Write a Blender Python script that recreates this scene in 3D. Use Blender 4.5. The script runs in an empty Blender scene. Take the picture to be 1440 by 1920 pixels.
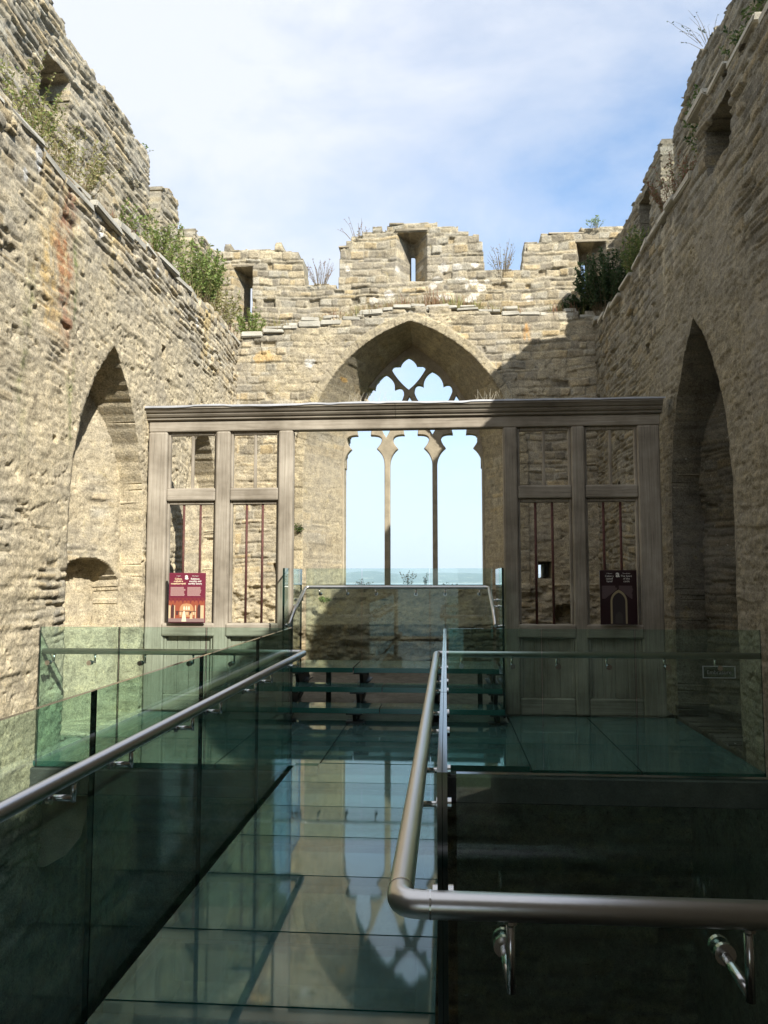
import bpy, bmesh, math, random
import numpy as np
from mathutils import Vector, Matrix

# ------------------------------------------------------------ camera, sky, sun
sc = bpy.context.scene
COL = sc.collection
cam_d = bpy.data.cameras.new('camera')
cam = bpy.data.objects.new('camera', cam_d); COL.objects.link(cam)
cam_d.sensor_fit = 'VERTICAL'; cam_d.sensor_height = 36.0
cam_d.lens = 36.0 * 1493 / 1920
cam_d.clip_start = 0.05; cam_d.clip_end = 120000
PITCH = math.radians(4.786); YAW = math.radians(4.427)
cam.location = (0, 0, 1.6)
cam.rotation_euler = (math.pi / 2 + PITCH, 0, YAW)
sc.camera = cam

SUN = Vector((1.0, -1.3, 1.3)).normalized()        # towards the sun
w = bpy.data.worlds.new('World'); sc.world = w; w.use_nodes = True
nt = w.node_tree; nt.nodes.clear()
def N(nt, t, **k):
    n = nt.nodes.new(t)
    for a, b in k.items(): setattr(n, a, b)
    return n
out = N(nt, 'ShaderNodeOutputWorld'); bg = N(nt, 'ShaderNodeBackground')
sky = N(nt, 'ShaderNodeTexSky'); sky.sky_type = 'NISHITA'; sky.sun_disc = False
sky.sun_elevation = math.asin(SUN.z); sky.sun_rotation = math.atan2(SUN.x, SUN.y)
sky.air_density = 1.0; sky.dust_density = 0.3; sky.ozone_density = 1.2
SKY_STRENGTH = 0.1
bg.inputs['Strength'].default_value = SKY_STRENGTH
tc = N(nt, 'ShaderNodeTexCoord')
mp = N(nt, 'ShaderNodeMapping'); mp.inputs['Scale'].default_value = (1.1, 1.5, 2.3); mp.inputs['Rotation'].default_value = (0.2, 0.5, 0.3)
nz = N(nt, 'ShaderNodeTexNoise'); nz.inputs['Scale'].default_value = 2.6; nz.inputs['Detail'].default_value = 9; nz.inputs['Roughness'].default_value = 0.6; nz.inputs['Distortion'].default_value = 0.25
nt.links.new(tc.outputs['Generated'], mp.inputs['Vector']); nt.links.new(mp.outputs[0], nz.inputs['Vector'])
# veil of high cloud: thickest high up on the left, thinning to the right
dt = N(nt, 'ShaderNodeVectorMath', operation='DOT_PRODUCT'); dt.inputs[1].default_value = (-0.95, -0.1, 0.62)
nt.links.new(tc.outputs['Generated'], dt.inputs[0])
ad = N(nt, 'ShaderNodeMath', operation='MULTIPLY_ADD'); ad.inputs[1].default_value = 0.75
nt.links.new(dt.outputs['Value'], ad.inputs[0]); nt.links.new(nz.outputs['Fac'], ad.inputs[2])
rp = N(nt, 'ShaderNodeMapRange'); rp.inputs['From Min'].default_value = 0.36; rp.inputs['From Max'].default_value = 0.84
rp.inputs['To Min'].default_value = 0.16; rp.inputs['To Max'].default_value = 0.97
nt.links.new(ad.outputs[0], rp.inputs['Value'])
mx = N(nt, 'ShaderNodeMix', data_type='RGBA'); mx.inputs['B'].default_value = (5.15, 5.35, 5.8, 1)
gm = N(nt, 'ShaderNodeVectorMath', operation='MULTIPLY'); gm.inputs[1].default_value = (.88, 1.22, 1.42)
nt.links.new(sky.outputs[0], gm.inputs[0])
nt.links.new(gm.outputs[0], mx.inputs['A']); nt.links.new(rp.outputs[0], mx.inputs['Factor'])
# pale band of air low over the sea
sz = N(nt, 'ShaderNodeSeparateXYZ'); nt.links.new(tc.outputs['Generated'], sz.inputs[0])
hz = N(nt, 'ShaderNodeMapRange'); hz.interpolation_type = 'SMOOTHSTEP'; hz.inputs['From Min'].default_value = -0.05; hz.inputs['From Max'].default_value = 0.28; hz.inputs['To Min'].default_value = 0.92; hz.inputs['To Max'].default_value = 0.0
nt.links.new(sz.outputs['Z'], hz.inputs['Value'])
m2 = N(nt, 'ShaderNodeMix', data_type='RGBA'); m2.inputs['B'].default_value = (4.6, 5.1, 5.75, 1)
nt.links.new(mx.outputs['Result'], m2.inputs['A']); nt.links.new(hz.outputs[0], m2.inputs['Factor'])
nt.links.new(m2.outputs['Result'], bg.inputs['Color']); nt.links.new(bg.outputs[0], out.inputs['Surface'])

sd = bpy.data.lights.new('sun', 'SUN'); sd.energy = 5.0; sd.angle = math.radians(0.53); sd.color = (1.0, 0.955, 0.87)
sun = bpy.data.objects.new('sun', sd); COL.objects.link(sun)
sun.rotation_euler = SUN.to_track_quat('Z', 'Y').to_euler(); sun.location = (20, -20, 30)
sc.view_settings.view_transform = 'Standard'; sc.view_settings.look = 'None'
sc.view_settings.gamma = 1.0; sc.view_settings.exposure = 0.88
cy = sc.cycles
cy.max_bounces = 10; cy.transparent_max_bounces = 32; cy.glossy_bounces = 5; cy.diffuse_bounces = 4
cy.caustics_reflective = False; cy.caustics_refractive = False
cy.sample_clamp_indirect = 4.0

# ------------------------------------------------------------ helpers
def tag(o, label=None, cat=None, group=None, kind=None):
    if label: o['label'] = label
    if cat: o['category'] = cat
    if group: o['group'] = group
    if kind: o['kind'] = kind
    return o
def empty(name, loc, label, cat, group=None):
    o = bpy.data.objects.new(name, None); COL.objects.link(o); o.location = loc
    o.empty_display_size = 0.2
    return tag(o, label, cat, group)
def link(name, me, parent=None):
    o = bpy.data.objects.new(name, me); COL.objects.link(o)
    if parent is not None:
        o.parent = parent; o.matrix_parent_inverse = Matrix.Translation(parent.location).inverted()
    return o
class MB:
    """collects boxes, tubes, prisms in world space"""
    def __init__(s): s.bm = bmesh.new(); s.uv = None
    def box(s, a, b, mi=0, bev=0.0, seg=1):
        g = bmesh.ops.create_cube(s.bm, size=1.0)
        vs = g['verts']
        for v in vs:
            v.co = Vector([a[i] + (b[i] - a[i]) * (v.co[i] + 0.5) for i in range(3)])
        fs = set(f for v in vs for f in v.link_faces)
        for f in fs: f.material_index = mi
        if bev:
            es = list(set(e for f in fs for e in f.edges))
            bmesh.ops.bevel(s.bm, geom=es, offset=bev, segments=seg, affect='EDGES', profile=0.5)
        return s
    def pane(s, a, b, thin, bev=0.0):
        """glass box: big faces material 0, the narrow edges material 1"""
        g = bmesh.ops.create_cube(s.bm, size=1.0); vs = g['verts']
        for v in vs: v.co = Vector([a[i] + (b[i] - a[i]) * (v.co[i] + 0.5) for i in range(3)])
        for f in set(f for v in vs for f in v.link_faces):
            f.normal_update()
            f.material_index = 0 if abs(f.normal[thin]) > 0.5 else 1
        return s
    def tube(s, pts, r, n=14, cap=True, mi=0, smooth=True):
        pts = [Vector(p) for p in pts]; rings = []
        up = None
        for i, p in enumerate(pts):
            if i == 0: d = pts[1] - p
            elif i == len(pts) - 1: d = p - pts[i - 1]
            else: d = (pts[i + 1] - p).normalized() + (p - pts[i - 1]).normalized()
            d.normalize()
            if up is None:
                up = Vector((0, 0, 1)) if abs(d.z) < 0.9 else Vector((1, 0, 0))
            x = d.cross(up).normalized(); y = x.cross(d).normalized(); up = y
            rr = r[i] if isinstance(r, (list, tuple)) else r
            rings.append([s.bm.verts.new(p + x * rr * math.cos(2 * math.pi * k / n) + y * rr * math.sin(2 * math.pi * k / n)) for k in range(n)])
        for a, b in zip(rings, rings[1:]):
            for k in range(n):
                f = s.bm.faces.new((a[k], a[(k + 1) % n], b[(k + 1) % n], b[k])); f.smooth = smooth; f.material_index = mi
        if cap:
            for rg in (rings[0], rings[-1]):
                f = s.bm.faces.new(rg); f.material_index = mi
        return s
    def disc(s, c, ax, r, h, n=18, mi=0):
        c = Vector(c); ax = Vector(ax).normalized()
        return s.tube([c - ax * h / 2, c + ax * h / 2], r, n, True, mi, smooth=False)
    def poly(s, pts, mi=0):
        f = s.bm.faces.new([s.bm.verts.new(p) for p in pts]); f.material_index = mi; return s
    def prism(s, prof, axis, a, b, mi=0):
        """profile (list of 2-D points in the other two axes) run along axis from a to b"""
        def mk(t, p):
            v = [0, 0, 0]; v[axis] = t; o = [i for i in range(3) if i != axis]; v[o[0]] = p[0]; v[o[1]] = p[1]; return v
        A = [s.bm.verts.new(mk(a, p)) for p in prof]; B = [s.bm.verts.new(mk(b, p)) for p in prof]
        n = len(prof)
        for i in range(n):
            f = s.bm.faces.new((A[i], A[(i + 1) % n], B[(i + 1) % n], B[i])); f.material_index = mi
        f = s.bm.faces.new(A); f.material_index = mi; f = s.bm.faces.new(B); f.material_index = mi
        return s
    def build(s, name, mats, parent=None):
        bmesh.ops.recalc_face_normals(s.bm, faces=s.bm.faces)
        me = bpy.data.meshes.new(name); s.bm.to_mesh(me); s.bm.free()
        for m in (mats if isinstance(mats, (list, tuple)) else [mats]): me.materials.append(m)
        return link(name, me, parent)

# ---- numpy noise
def h2(ix, iy, seed=0):
    n = (ix.astype(np.int64) * 374761393 + iy.astype(np.int64) * 668265263 + seed * 1442695041) & 0xffffffff
    n = ((n ^ (n >> 13)) * 1274126177) & 0xffffffff
    return ((n ^ (n >> 16)) & 0xffff) / 65535.0
def vn(x, y, seed=0):
    ix = np.floor(x); iy = np.floor(y); fx = x - ix; fy = y - iy
    fx = fx * fx * (3 - 2 * fx); fy = fy * fy * (3 - 2 * fy)
    a = h2(ix, iy, seed); b = h2(ix + 1, iy, seed); c = h2(ix, iy + 1, seed); d = h2(ix + 1, iy + 1, seed)
    return (a * (1 - fx) + b * fx) * (1 - fy) + (c * (1 - fx) + d * fx) * fy
def fbm(x, y, o=4, seed=0):
    t = 0; a = 0.5; s = 0
    for i in range(o):
        t = t + a * vn(x, y, seed + i * 17); s += a; a *= 0.5; x = x * 2.03 + 13.1; y = y * 2.03 + 7.7
    return t / s
def sm(a, b, x):
    t = np.clip((x - a) / (b - a), 0, 1); return t * t * (3 - 2 * t)

STONE = np.array([(.35, .32, .265), (.40, .35, .265), (.30, .28, .24), (.46, .41, .315), (.335, .30, .235), (.24, .22, .185), (.42, .35, .235), (.39, .375, .335)])
def masonry(u, v, seed, course=(.055, .15), L=.30, rough=1.0, jd=1.0):
    """coursed rubble: depth offset, per-stone colour, mortar mask, stone centre height"""
    rng = np.random.RandomState(seed)
    vd = v + .14 * (fbm(u * .7, v * .5, 3, seed + 3) - .5) + .034 * (fbm(u * 4, v * 4, 2, seed + 4) - .5)
    ud = u + .05 * (vn(u * 4, v * 5, seed + 5) - .5)
    lo = vd.min() - 1; bs = [lo]
    while bs[-1] < vd.max() + 1: bs.append(bs[-1] + course[0] + (course[1] - course[0]) * rng.rand() ** 1.6)
    bs = np.array(bs); k = np.clip(np.searchsorted(bs, vd) - 1, 0, len(bs) - 2)
    Lk = L * (.55 + .9 * rng.rand(len(bs))); off = rng.rand(len(bs)) * 50
    pos = ud / Lk[k] + off[k]
    c = np.round(pos); jb = lambda i: i + (h2(i, k, seed) - .5) * .7
    i = np.where(pos > jb(c), c, c - 1)
    l = jb(i); r = jb(i + 1)
    du = np.minimum(pos - l, r - pos) * Lk[k]
    b0 = bs[k] + .018 * (h2(i, k, seed + 61) - .5); b1 = bs[k + 1] - .03 * h2(i, k, seed + 62)
    dv = np.minimum(vd - b0, b1 - vd)
    e = np.minimum(du, dv) + .012 * (fbm(u * 22, v * 22, 2, seed + 9) - .5)
    p = sm(.0, .019, e)
    idr = h2(i, k, seed + 11); id2 = h2(i, k, seed + 12)
    o = (idr - .5) * .022 * rough + p * .009
    o = o + np.where(id2 < .045, -.055, 0) * p + np.where(id2 > .955, .025, 0) * p
    tilt = (h2(i, k, seed + 14) - .5) * .16
    o = o + tilt * (vd - (b0 + b1) / 2) * p
    pres = jd * sm(.40, .60, fbm(u * 3.1, v * 5.5, 3, seed + 41))
    eb = dv + .006 * (fbm(u * 30, v * 30, 2, seed + 42) - .5); ev = du + .006 * (fbm(u * 30, v * 30, 2, seed + 43) - .5)
    jn = np.maximum((1 - sm(.002, .011, eb)) * pres, (1 - sm(.002, .010, ev)) * pres * .8)
    o = o - .024 * jn
    o = o + .017 * (fbm(u * 11, v * 17, 4, seed + 20) - .5) + .09 * (fbm(u * .6, v * .6, 3, seed + 21) - .5)
    col = STONE[(h2(i, k, seed + 13) * 7.999).astype(int)]
    col = col * (.82 + .36 * id2)[..., None]
    col = col * np.array((1.16, 1.13, 1.08)); mort = np.array((.54, .49, .39))
    col = mort * (1 - p)[..., None] * .85 + col * p[..., None]
    col = col * (1 - .45 * jn)[..., None]
    return o, col, p, (b0 + b1) / 2, h2(i, k, seed + 15)
def plaster(u, v, seed):
    o = .03 * (fbm(u * 1.5, v * 2.5, 5, seed + 31) - .5) + .022 * (fbm(u * 9, v * 16, 4, seed + 32) - .5)
    crack = np.abs(fbm(u * .9, v * 6, 3, seed + 33) - .5)
    cm = (1 - sm(.0, .007, crack)) * sm(.50, .62, fbm(u * 2.1, v * 2.1, 2, seed + 34))
    o = o - cm * .028 + .014 * sm(.0, .12, fbm(u * .9, v * 6, 3, seed + 33) - .5) * sm(.4, .6, fbm(u * 1.4, v * 1.4, 2, seed + 37))
    pit = sm(.80, .88, vn(u * 15 + 2 * vn(u * 3, v * 3, seed + 51), v * 26, seed + 50)) * sm(.46, .62, fbm(u * 1.9, v * 1.9, 3, seed + 52))
    o = o - .022 * pit + .010 * (fbm(u * 26, v * 34, 2, seed + 53) - .5)
    t = fbm(u * 1.3, v * 1.1, 4, seed + 35)[..., None]
    col = np.array((.54, .465, .335)) * t + np.array((.43, .385, .30)) * (1 - t)
    col = col * (.86 + .28 * fbm(u * 7, v * 7, 3, seed + 36))[..., None]
    return o + .006, col

def arch(x, z, hw, zs, h):
    """distance inside a pointed arch (half width hw, springing zs, rise h)"""
    R = (hw * hw + h * h) / (2 * hw)
    x = np.abs(x)
    return np.where(z < zs, hw - x, R - np.hypot(x + R - hw, z - zs))
def snap(U, V, sd, st=.015):
    """pull the grid points next to an outline onto it, so a recess has a clean arris"""
    gu = np.gradient(sd, axis=0) / np.gradient(U, axis=0); gv = np.gradient(sd, axis=1) / np.gradient(V, axis=1)
    g2 = gu * gu + gv * gv + 1e-6; m = (np.abs(sd) < st * 1.02) & (g2 < 4)
    return np.where(m, U - gu * sd / g2, U), np.where(m, V - gv * sd / g2, V)
def rect(x, z, x0, x1, z0, z1): return np.minimum(np.minimum(x - x0, x1 - x), np.minimum(z - z0, z1 - z))

def solid(name, us, vs, fn, front, back, keep, col, mat, parent, UV=None):
    nu, nv = front.shape
    U, V = UV if UV is not None else np.meshgrid(us, vs, indexing='ij')
    f = np.stack(fn(U, V, front), -1).reshape(-1, 3); b = np.stack(fn(U, V, np.full_like(U, back)), -1).reshape(-1, 3)
    n = nu * nv; I = np.arange(n).reshape(nu, nv)
    a_, b_, c_, d_ = I[:-1, :-1], I[1:, :-1], I[1:, 1:], I[:-1, 1:]
    K = keep
    q = np.stack([a_[K], b_[K], c_[K], d_[K]], -1)
    rng = front.reshape(-1)[q]; flatf = (rng.max(1) - rng.min(1)) > .07
    faces = [q, q[:, ::-1] + n]; flat = [flatf, np.zeros(len(q), bool)]
    Kp = np.zeros((nu + 1, nv + 1), bool); Kp[1:-1, 1:-1] = K
    def side(nb, p, r):
        m = K & ~nb; e0 = p[m]; e1 = r[m]
        faces.append(np.stack([e0, e0 + n, e1 + n, e1], -1)); flat.append(np.ones(len(e0), bool))
    side(Kp[:-2, 1:-1], d_, a_); side(Kp[2:, 1:-1], b_, c_); side(Kp[1:-1, :-2], a_, b_); side(Kp[1:-1, 2:], c_, d_)
    faces = np.concatenate(faces); flat = np.concatenate(flat)
    used, inv = np.unique(faces, return_inverse=True); inv = inv.reshape(-1)
    co = np.concatenate([f, b])[used]
    cc = np.concatenate([col.reshape(-1, 3)] * 2)[used]
    me = bpy.data.meshes.new(name)
    me.vertices.add(len(co)); me.vertices.foreach_set('co', co.astype(np.float32).ravel())
    me.loops.add(len(inv)); me.loops.foreach_set('vertex_index', inv.astype(np.int32))
    me.polygons.add(len(faces)); me.polygons.foreach_set('loop_start', np.arange(0, len(inv), 4, dtype=np.int32))
    me.polygons.foreach_set('use_smooth', ~flat)
    me.update(calc_edges=True)
    at = me.color_attributes.new('Col', 'FLOAT_COLOR', 'POINT')
    at.data.foreach_set('color', np.concatenate([cc, np.ones((len(cc), 1))], 1).astype(np.float32).ravel())
    me.materials.append(mat)
    return link(name, me, parent)

# ------------------------------------------------------------ materials
def new_mat(name):
    m = bpy.data.materials.new(name); m.use_nodes = True; t = m.node_tree
    return m, t, t.nodes['Principled BSDF']
def noise(t, scale, detail=6, rough=.6, vec=None, dist=0):
    n = N(t, 'ShaderNodeTexNoise'); n.inputs['Scale'].default_value = scale; n.inputs['Detail'].default_value = detail
    n.inputs['Roughness'].default_value = rough; n.inputs['Distortion'].default_value = dist
    if vec: t.links.new(vec, n.inputs['Vector'])
    return n
def ramp(t, src, stops):
    r = N(t, 'ShaderNodeValToRGB'); cr = r.color_ramp
    while len(cr.elements) < len(stops): cr.elements.new(0.5)
    for e, (p, c) in zip(cr.elements, stops): e.position = p; e.color = (*c, 1) if len(c) == 3 else c
    t.links.new(src, r.inputs[0]); return r
def mixc(t, a, b, fac, mode='MIX'):
    m = N(t, 'ShaderNodeMix', data_type='RGBA', blend_type=mode)
    for s, k in ((a, 'A'), (b, 'B')):
        if isinstance(s, tuple): m.inputs[k].default_value = (*s, 1)
        else: t.links.new(s, m.inputs[k])
    if isinstance(fac, (int, float)): m.inputs['Factor'].default_value = fac
    else: t.links.new(fac, m.inputs['Factor'])
    return m.outputs['Result']
def stone_mat(name, bump=.8, gain=1.0):
    m, t, p = new_mat(name)
    a = N(t, 'ShaderNodeVertexColor'); a.layer_name = 'Col'
    g = N(t, 'ShaderNodeNewGeometry'); pos = g.outputs['Position']
    n1 = noise(t, 9, 8, .65, pos); n2 = noise(t, 55, 6, .7, pos); n3 = noise(t, 1.1, 5, .6, pos)
    r1 = ramp(t, n1.outputs['Fac'], [(.28, (.55, .54, .53)), (.52, (1, 1, 1)), (.72, (1.32, 1.29, 1.2))])
    c = mixc(t, a.outputs['Color'], r1.outputs[0], 1.0, 'MULTIPLY')
    r2 = ramp(t, n2.outputs['Fac'], [(.34, (.55, .55, .54)), (.62, (1.26, 1.25, 1.22))])
    c = mixc(t, c, r2.outputs[0], 1.0, 'MULTIPLY')
    # large grey weathering and yellow lichen
    r3 = ramp(t, n3.outputs['Fac'], [(.42, (0, 0, 0)), (.68, (1, 1, 1))])
    c = mixc(t, c, (.27, .255, .225), N_mul(t, r3.outputs[0], .35))
    n4 = noise(t, 3.3, 7, .75, pos); r4 = ramp(t, n4.outputs['Fac'], [(.60, (0, 0, 0)), (.70, (1, 1, 1))])
    c = mixc(t, c, (.42, .33, .12), N_mul(t, r4.outputs[0], .35))
    n5 = noise(t, 17, 4, .6, pos); r5 = ramp(t, n5.outputs['Fac'], [(.68, (0, 0, 0)), (.73, (1, 1, 1))])
    c = mixc(t, c, (.60, .58, .52), N_mul(t, r5.outputs[0], .5))
    n6 = noise(t, 26, 8, .72, pos); r6 = ramp(t, n6.outputs['Fac'], [(.33, (.42, .40, .37)), (.43, (1, 1, 1))]); c = mixc(t, c, r6.outputs[0], 1.0, 'MULTIPLY')
    if gain != 1.0: c = mixc(t, c, (gain,) * 3, 1.0, 'MULTIPLY')
    t.links.new(c, p.inputs['Base Color']); p.inputs['Roughness'].default_value = .93; p.inputs['Specular IOR Level'].default_value = .15
    b1 = N(t, 'ShaderNodeBump'); b1.inputs['Strength'].default_value = bump; b1.inputs['Distance'].default_value = .02
    sumn = N(t, 'ShaderNodeMath', operation='MULTIPLY_ADD'); sumn.inputs[1].default_value = .45
    t.links.new(n2.outputs['Fac'], sumn.inputs[0]); t.links.new(n6.outputs['Fac'], sumn.inputs[2])
    t.links.new(sumn.outputs[0], b1.inputs['Height']); t.links.new(b1.outputs[0], p.inputs['Normal'])
    return m
def N_mul(t, s, k):
    m = N(t, 'ShaderNodeMath', operation='MULTIPLY'); t.links.new(s, m.inputs[0]); m.inputs[1].default_value = k
    return m.outputs[0]
M = {}
M['stone'] = stone_mat('rubble_stone', .75)
def plain_stone(name, c1, c2, sc1=6, bump=.5):
    m, t, p = new_mat(name)
    g = N(t, 'ShaderNodeNewGeometry'); pos = g.outputs['Position']
    n1 = noise(t, sc1, 8, .65, pos); n2 = noise(t, 60, 5, .7, pos)
    r = ramp(t, n1.outputs['Fac'], [(.3, c1), (.7, c2)])
    r2 = ramp(t, n2.outputs['Fac'], [(.3, (.75,) * 3), (.7, (1.15,) * 3)])
    t.links.new(mixc(t, r.outputs[0], r2.outputs[0], 1, 'MULTIPLY'), p.inputs['Base Color'])
    p.inputs['Roughness'].default_value = .9; p.inputs['Specular IOR Level'].default_value = .2
    b = N(t, 'ShaderNodeBump'); b.inputs['Strength'].default_value = bump; b.inputs['Distance'].default_value = .01
    t.links.new(n2.outputs['Fac'], b.inputs['Height']); t.links.new(b.outputs[0], p.inputs['Normal'])
    return m
M['dressed'] = plain_stone('dressed_stone', (.27, .235, .17), (.42, .36, .26))
M['slate'] = plain_stone('coping_slabs', (.38, .36, .30), (.54, .51, .43), 3)
M['concrete'] = plain_stone('concrete', (.20, .20, .17), (.32, .31, .26), 4)
M['earth'] = plain_stone('dark_earth', (.02, .018, .014), (.05, .044, .034), 3)
def wood(name, axis, gain=1.0):
    m, t, p = new_mat(name)
    g = N(t, 'ShaderNodeNewGeometry'); mp = N(t, 'ShaderNodeMapping')
    s = [55, 55, 55]; s[axis] = 1.6; mp.inputs['Scale'].default_value = s
    t.links.new(g.outputs['Position'], mp.inputs['Vector'])
    n1 = noise(t, 1, 7, .7, mp.outputs[0], .6); n2 = noise(t, 1.7, 4, .6, g.outputs['Position'])
    r = ramp(t, n1.outputs['Fac'], [(.25, (.12, .102, .078)), (.42, (.31, .272, .218)), (.75, (.46, .415, .34))])
    r2 = ramp(t, n2.outputs['Fac'], [(.35, (.62 * gain, .60 * gain, .57 * gain)), (.7, (1.18 * gain,) * 3)])
    t.links.new(mixc(t, r.outputs[0], r2.outputs[0], 1, 'MULTIPLY'), p.inputs['Base Color'])
    p.inputs['Roughness'].default_value = .8; p.inputs['Specular IOR Level'].default_value = .25
    b = N(t, 'ShaderNodeBump'); b.inputs['Strength'].default_value = .35; b.inputs['Distance'].default_value = .004
    t.links.new(n1.outputs['Fac'], b.inputs['Height']); t.links.new(b.outputs[0], p.inputs['Normal'])
    return m
M['woodz'] = wood('weathered_oak_upright', 2); M['woodx'] = wood('weathered_oak_across', 0); M['woodc'] = wood('shaded_weathered_oak', 0, .78)  # cornice copy darkened for weathering and for the shadow on its undersides
def simple(name, c, rough=.5, metal=0, spec=.5, nscale=0, nvar=.2):
    m, t, p = new_mat(name); p.inputs['Base Color'].default_value = (*c, 1)
    p.inputs['Roughness'].default_value = rough; p.inputs['Metallic'].default_value = metal; p.inputs['Specular IOR Level'].default_value = spec
    if nscale:
        g = N(t, 'ShaderNodeNewGeometry'); n = noise(t, nscale, 5, .6, g.outputs['Position'])
        r = ramp(t, n.outputs['Fac'], [(.3, tuple(x * (1 - nvar) for x in c)), (.7, tuple(min(1, x * (1 + nvar)) for x in c))])
        t.links.new(r.outputs[0], p.inputs['Base Color'])
    return m
def steel(name, rough):
    m, t, p = new_mat(name); p.inputs['Base Color'].default_value = (.60, .58, .56, 1); p.inputs['Metallic'].default_value = 1
    g = N(t, 'ShaderNodeNewGeometry'); n = noise(t, 90, 4, .6, g.outputs['Position'])
    mr = N(t, 'ShaderNodeMapRange'); mr.inputs['To Min'].default_value = rough - .06; mr.inputs['To Max'].default_value = rough + .08
    t.links.new(n.outputs['Fac'], mr.inputs['Value']); t.links.new(mr.outputs[0], p.inputs['Roughness'])
    return m
M['steel'] = steel('brushed_steel', .30); M['bright'] = steel('polished_steel', .18)
M['rust'] = simple('rusty_iron', (.10, .038, .03), .75, .2, nscale=30, nvar=.4)
M['dark_steel'] = simple('dark_steel', (.035, .038, .038), .45, .6, nscale=8)
M['lead'] = simple('lead_sheet', (.42, .43, .45), .5, .3, nscale=5)
def glass(name, tint, dust=0.0, dustc=(.3, .42, .38), rough=0.0, ior=1.5, wob=0.0):
    m = bpy.data.materials.new(name); m.use_nodes = True; t = m.node_tree; t.nodes.clear()
    o = N(t, 'ShaderNodeOutputMaterial'); tr = N(t, 'ShaderNodeBsdfTransparent'); tr.inputs['Color'].default_value = (*tint, 1)
    gl = N(t, 'ShaderNodeBsdfGlossy'); gl.inputs['Roughness'].default_value = rough; gl.inputs['Color'].default_value = (.93, 1, .97, 1)
    g = N(t, 'ShaderNodeNewGeometry')
    mi = N(t, 'ShaderNodeMapRange'); mi.inputs['To Min'].default_value = ior; mi.inputs['To Max'].default_value = 1 / ior
    t.links.new(g.outputs['Backfacing'], mi.inputs['Value'])
    fr = N(t, 'ShaderNodeFresnel'); t.links.new(mi.outputs[0], fr.inputs['IOR'])
    base = tr.outputs[0]
    if dust:
        df = N(t, 'ShaderNodeBsdfDiffuse'); df.inputs['Color'].default_value = (*dustc, 1)
        n = noise(t, 3.2, 10, .78, g.outputs['Position'], .6); r = ramp(t, n.outputs['Fac'], [(.35, (dust * .45,) * 3), (.72, (dust * 1.5,) * 3)])
        mm = N(t, 'ShaderNodeMixShader'); t.links.new(r.outputs[0], mm.inputs[0]); t.links.new(base, mm.inputs[1]); t.links.new(df.outputs[0], mm.inputs[2]); base = mm.outputs[0]
    if wob:
        n = noise(t, 1.2, 2, .5, g.outputs['Position']); b = N(t, 'ShaderNodeBump'); b.inputs['Strength'].default_value = wob; b.inputs['Distance'].default_value = .01
        t.links.new(n.outputs['Fac'], b.inputs['Height']); t.links.new(b.outputs[0], gl.inputs['Normal'])
    ms = N(t, 'ShaderNodeMixShader'); t.links.new(fr.outputs[0], ms.inputs[0]); t.links.new(base, ms.inputs[1]); t.links.new(gl.outputs[0], ms.inputs[2])
    t.links.new(ms.outputs[0], o.inputs['Surface'])
    return m
M['glass'] = glass('green_glass', (.82, .93, .895), .02, (.40, .55, .50))
M['clear'] = glass('clear_glass', (.90, .965, .94), .012, (.5, .6, .6))
M['floor_glass'] = glass('floor_glass', (.60, .75, .72), .22, (.21, .40, .40), .04, 1.66, .03)
M['glass_edge'] = simple('glass_edge', (.006, .022, .018), .10, 0, .9)
M['floor_edge'] = simple('floor_glass_edge', (.02, .10, .085), .15, 0, .8)

# ------------------------------------------------------------ ground, sea, far shore
def disc_mesh(name, mat, rings, fz, n=96, cx=0, cy=0):
    bm = bmesh.new(); prev = None
    for r in rings:
        if r == 0: cur = [bm.verts.new((cx, cy, fz(cx, cy)))]
        else:
            cur = []
            for k in range(n):
                x = cx + r * math.cos(2 * math.pi * k / n); y = cy + r * math.sin(2 * math.pi * k / n)
                cur.append(bm.verts.new((x, y, fz(x, y))))
        if prev is not None:
            for k in range(n):
                if len(prev) == 1: bm.faces.new((prev[0], cur[k], cur[(k + 1) % n]))
                else: bm.faces.new((prev[k], cur[k], cur[(k + 1) % n], prev[(k + 1) % n]))
        prev = cur
    for f in bm.faces: f.smooth = True
    me = bpy.data.meshes.new(name); bm.to_mesh(me); bm.free(); me.materials.append(mat)
    return tag(link(name, me), kind='structure')
m, t, p = new_mat('grassland'); g = N(t, 'ShaderNodeNewGeometry'); n1 = noise(t, .15, 8, .7, g.outputs['Position'])
r = ramp(t, n1.outputs['Fac'], [(.35, (.05, .08, .025)), (.65, (.10, .13, .045))]); t.links.new(r.outputs[0], p.inputs['Base Color']); p.inputs['Roughness'].default_value = .95
M['grass_land'] = m
def gz(x, y):
    d = math.hypot(x, y - 6)
    return -4.3 if d < 22 else -4.3 - 52 * min(1, ((d - 22) / 600)) ** .9
disc_mesh('ground', M['grass_land'], [0, 8, 22, 40, 70, 110, 170, 250, 350, 480, 640], gz)
m, t, p = new_mat('sea_water'); g = N(t, 'ShaderNodeNewGeometry'); n1 = noise(t, .004, 6, .7, g.outputs['Position'])
r = ramp(t, n1.outputs['Fac'], [(.35, (.03, .12, .15)), (.7, (.06, .19, .21))]); t.links.new(r.outputs[0], p.inputs['Base Color']); p.inputs['Roughness'].default_value = .35
M['sea'] = m
disc_mesh('sea', M['sea'], [0, 600, 2000, 6000, 14000, 26000], lambda x, y: -53.4)
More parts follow.
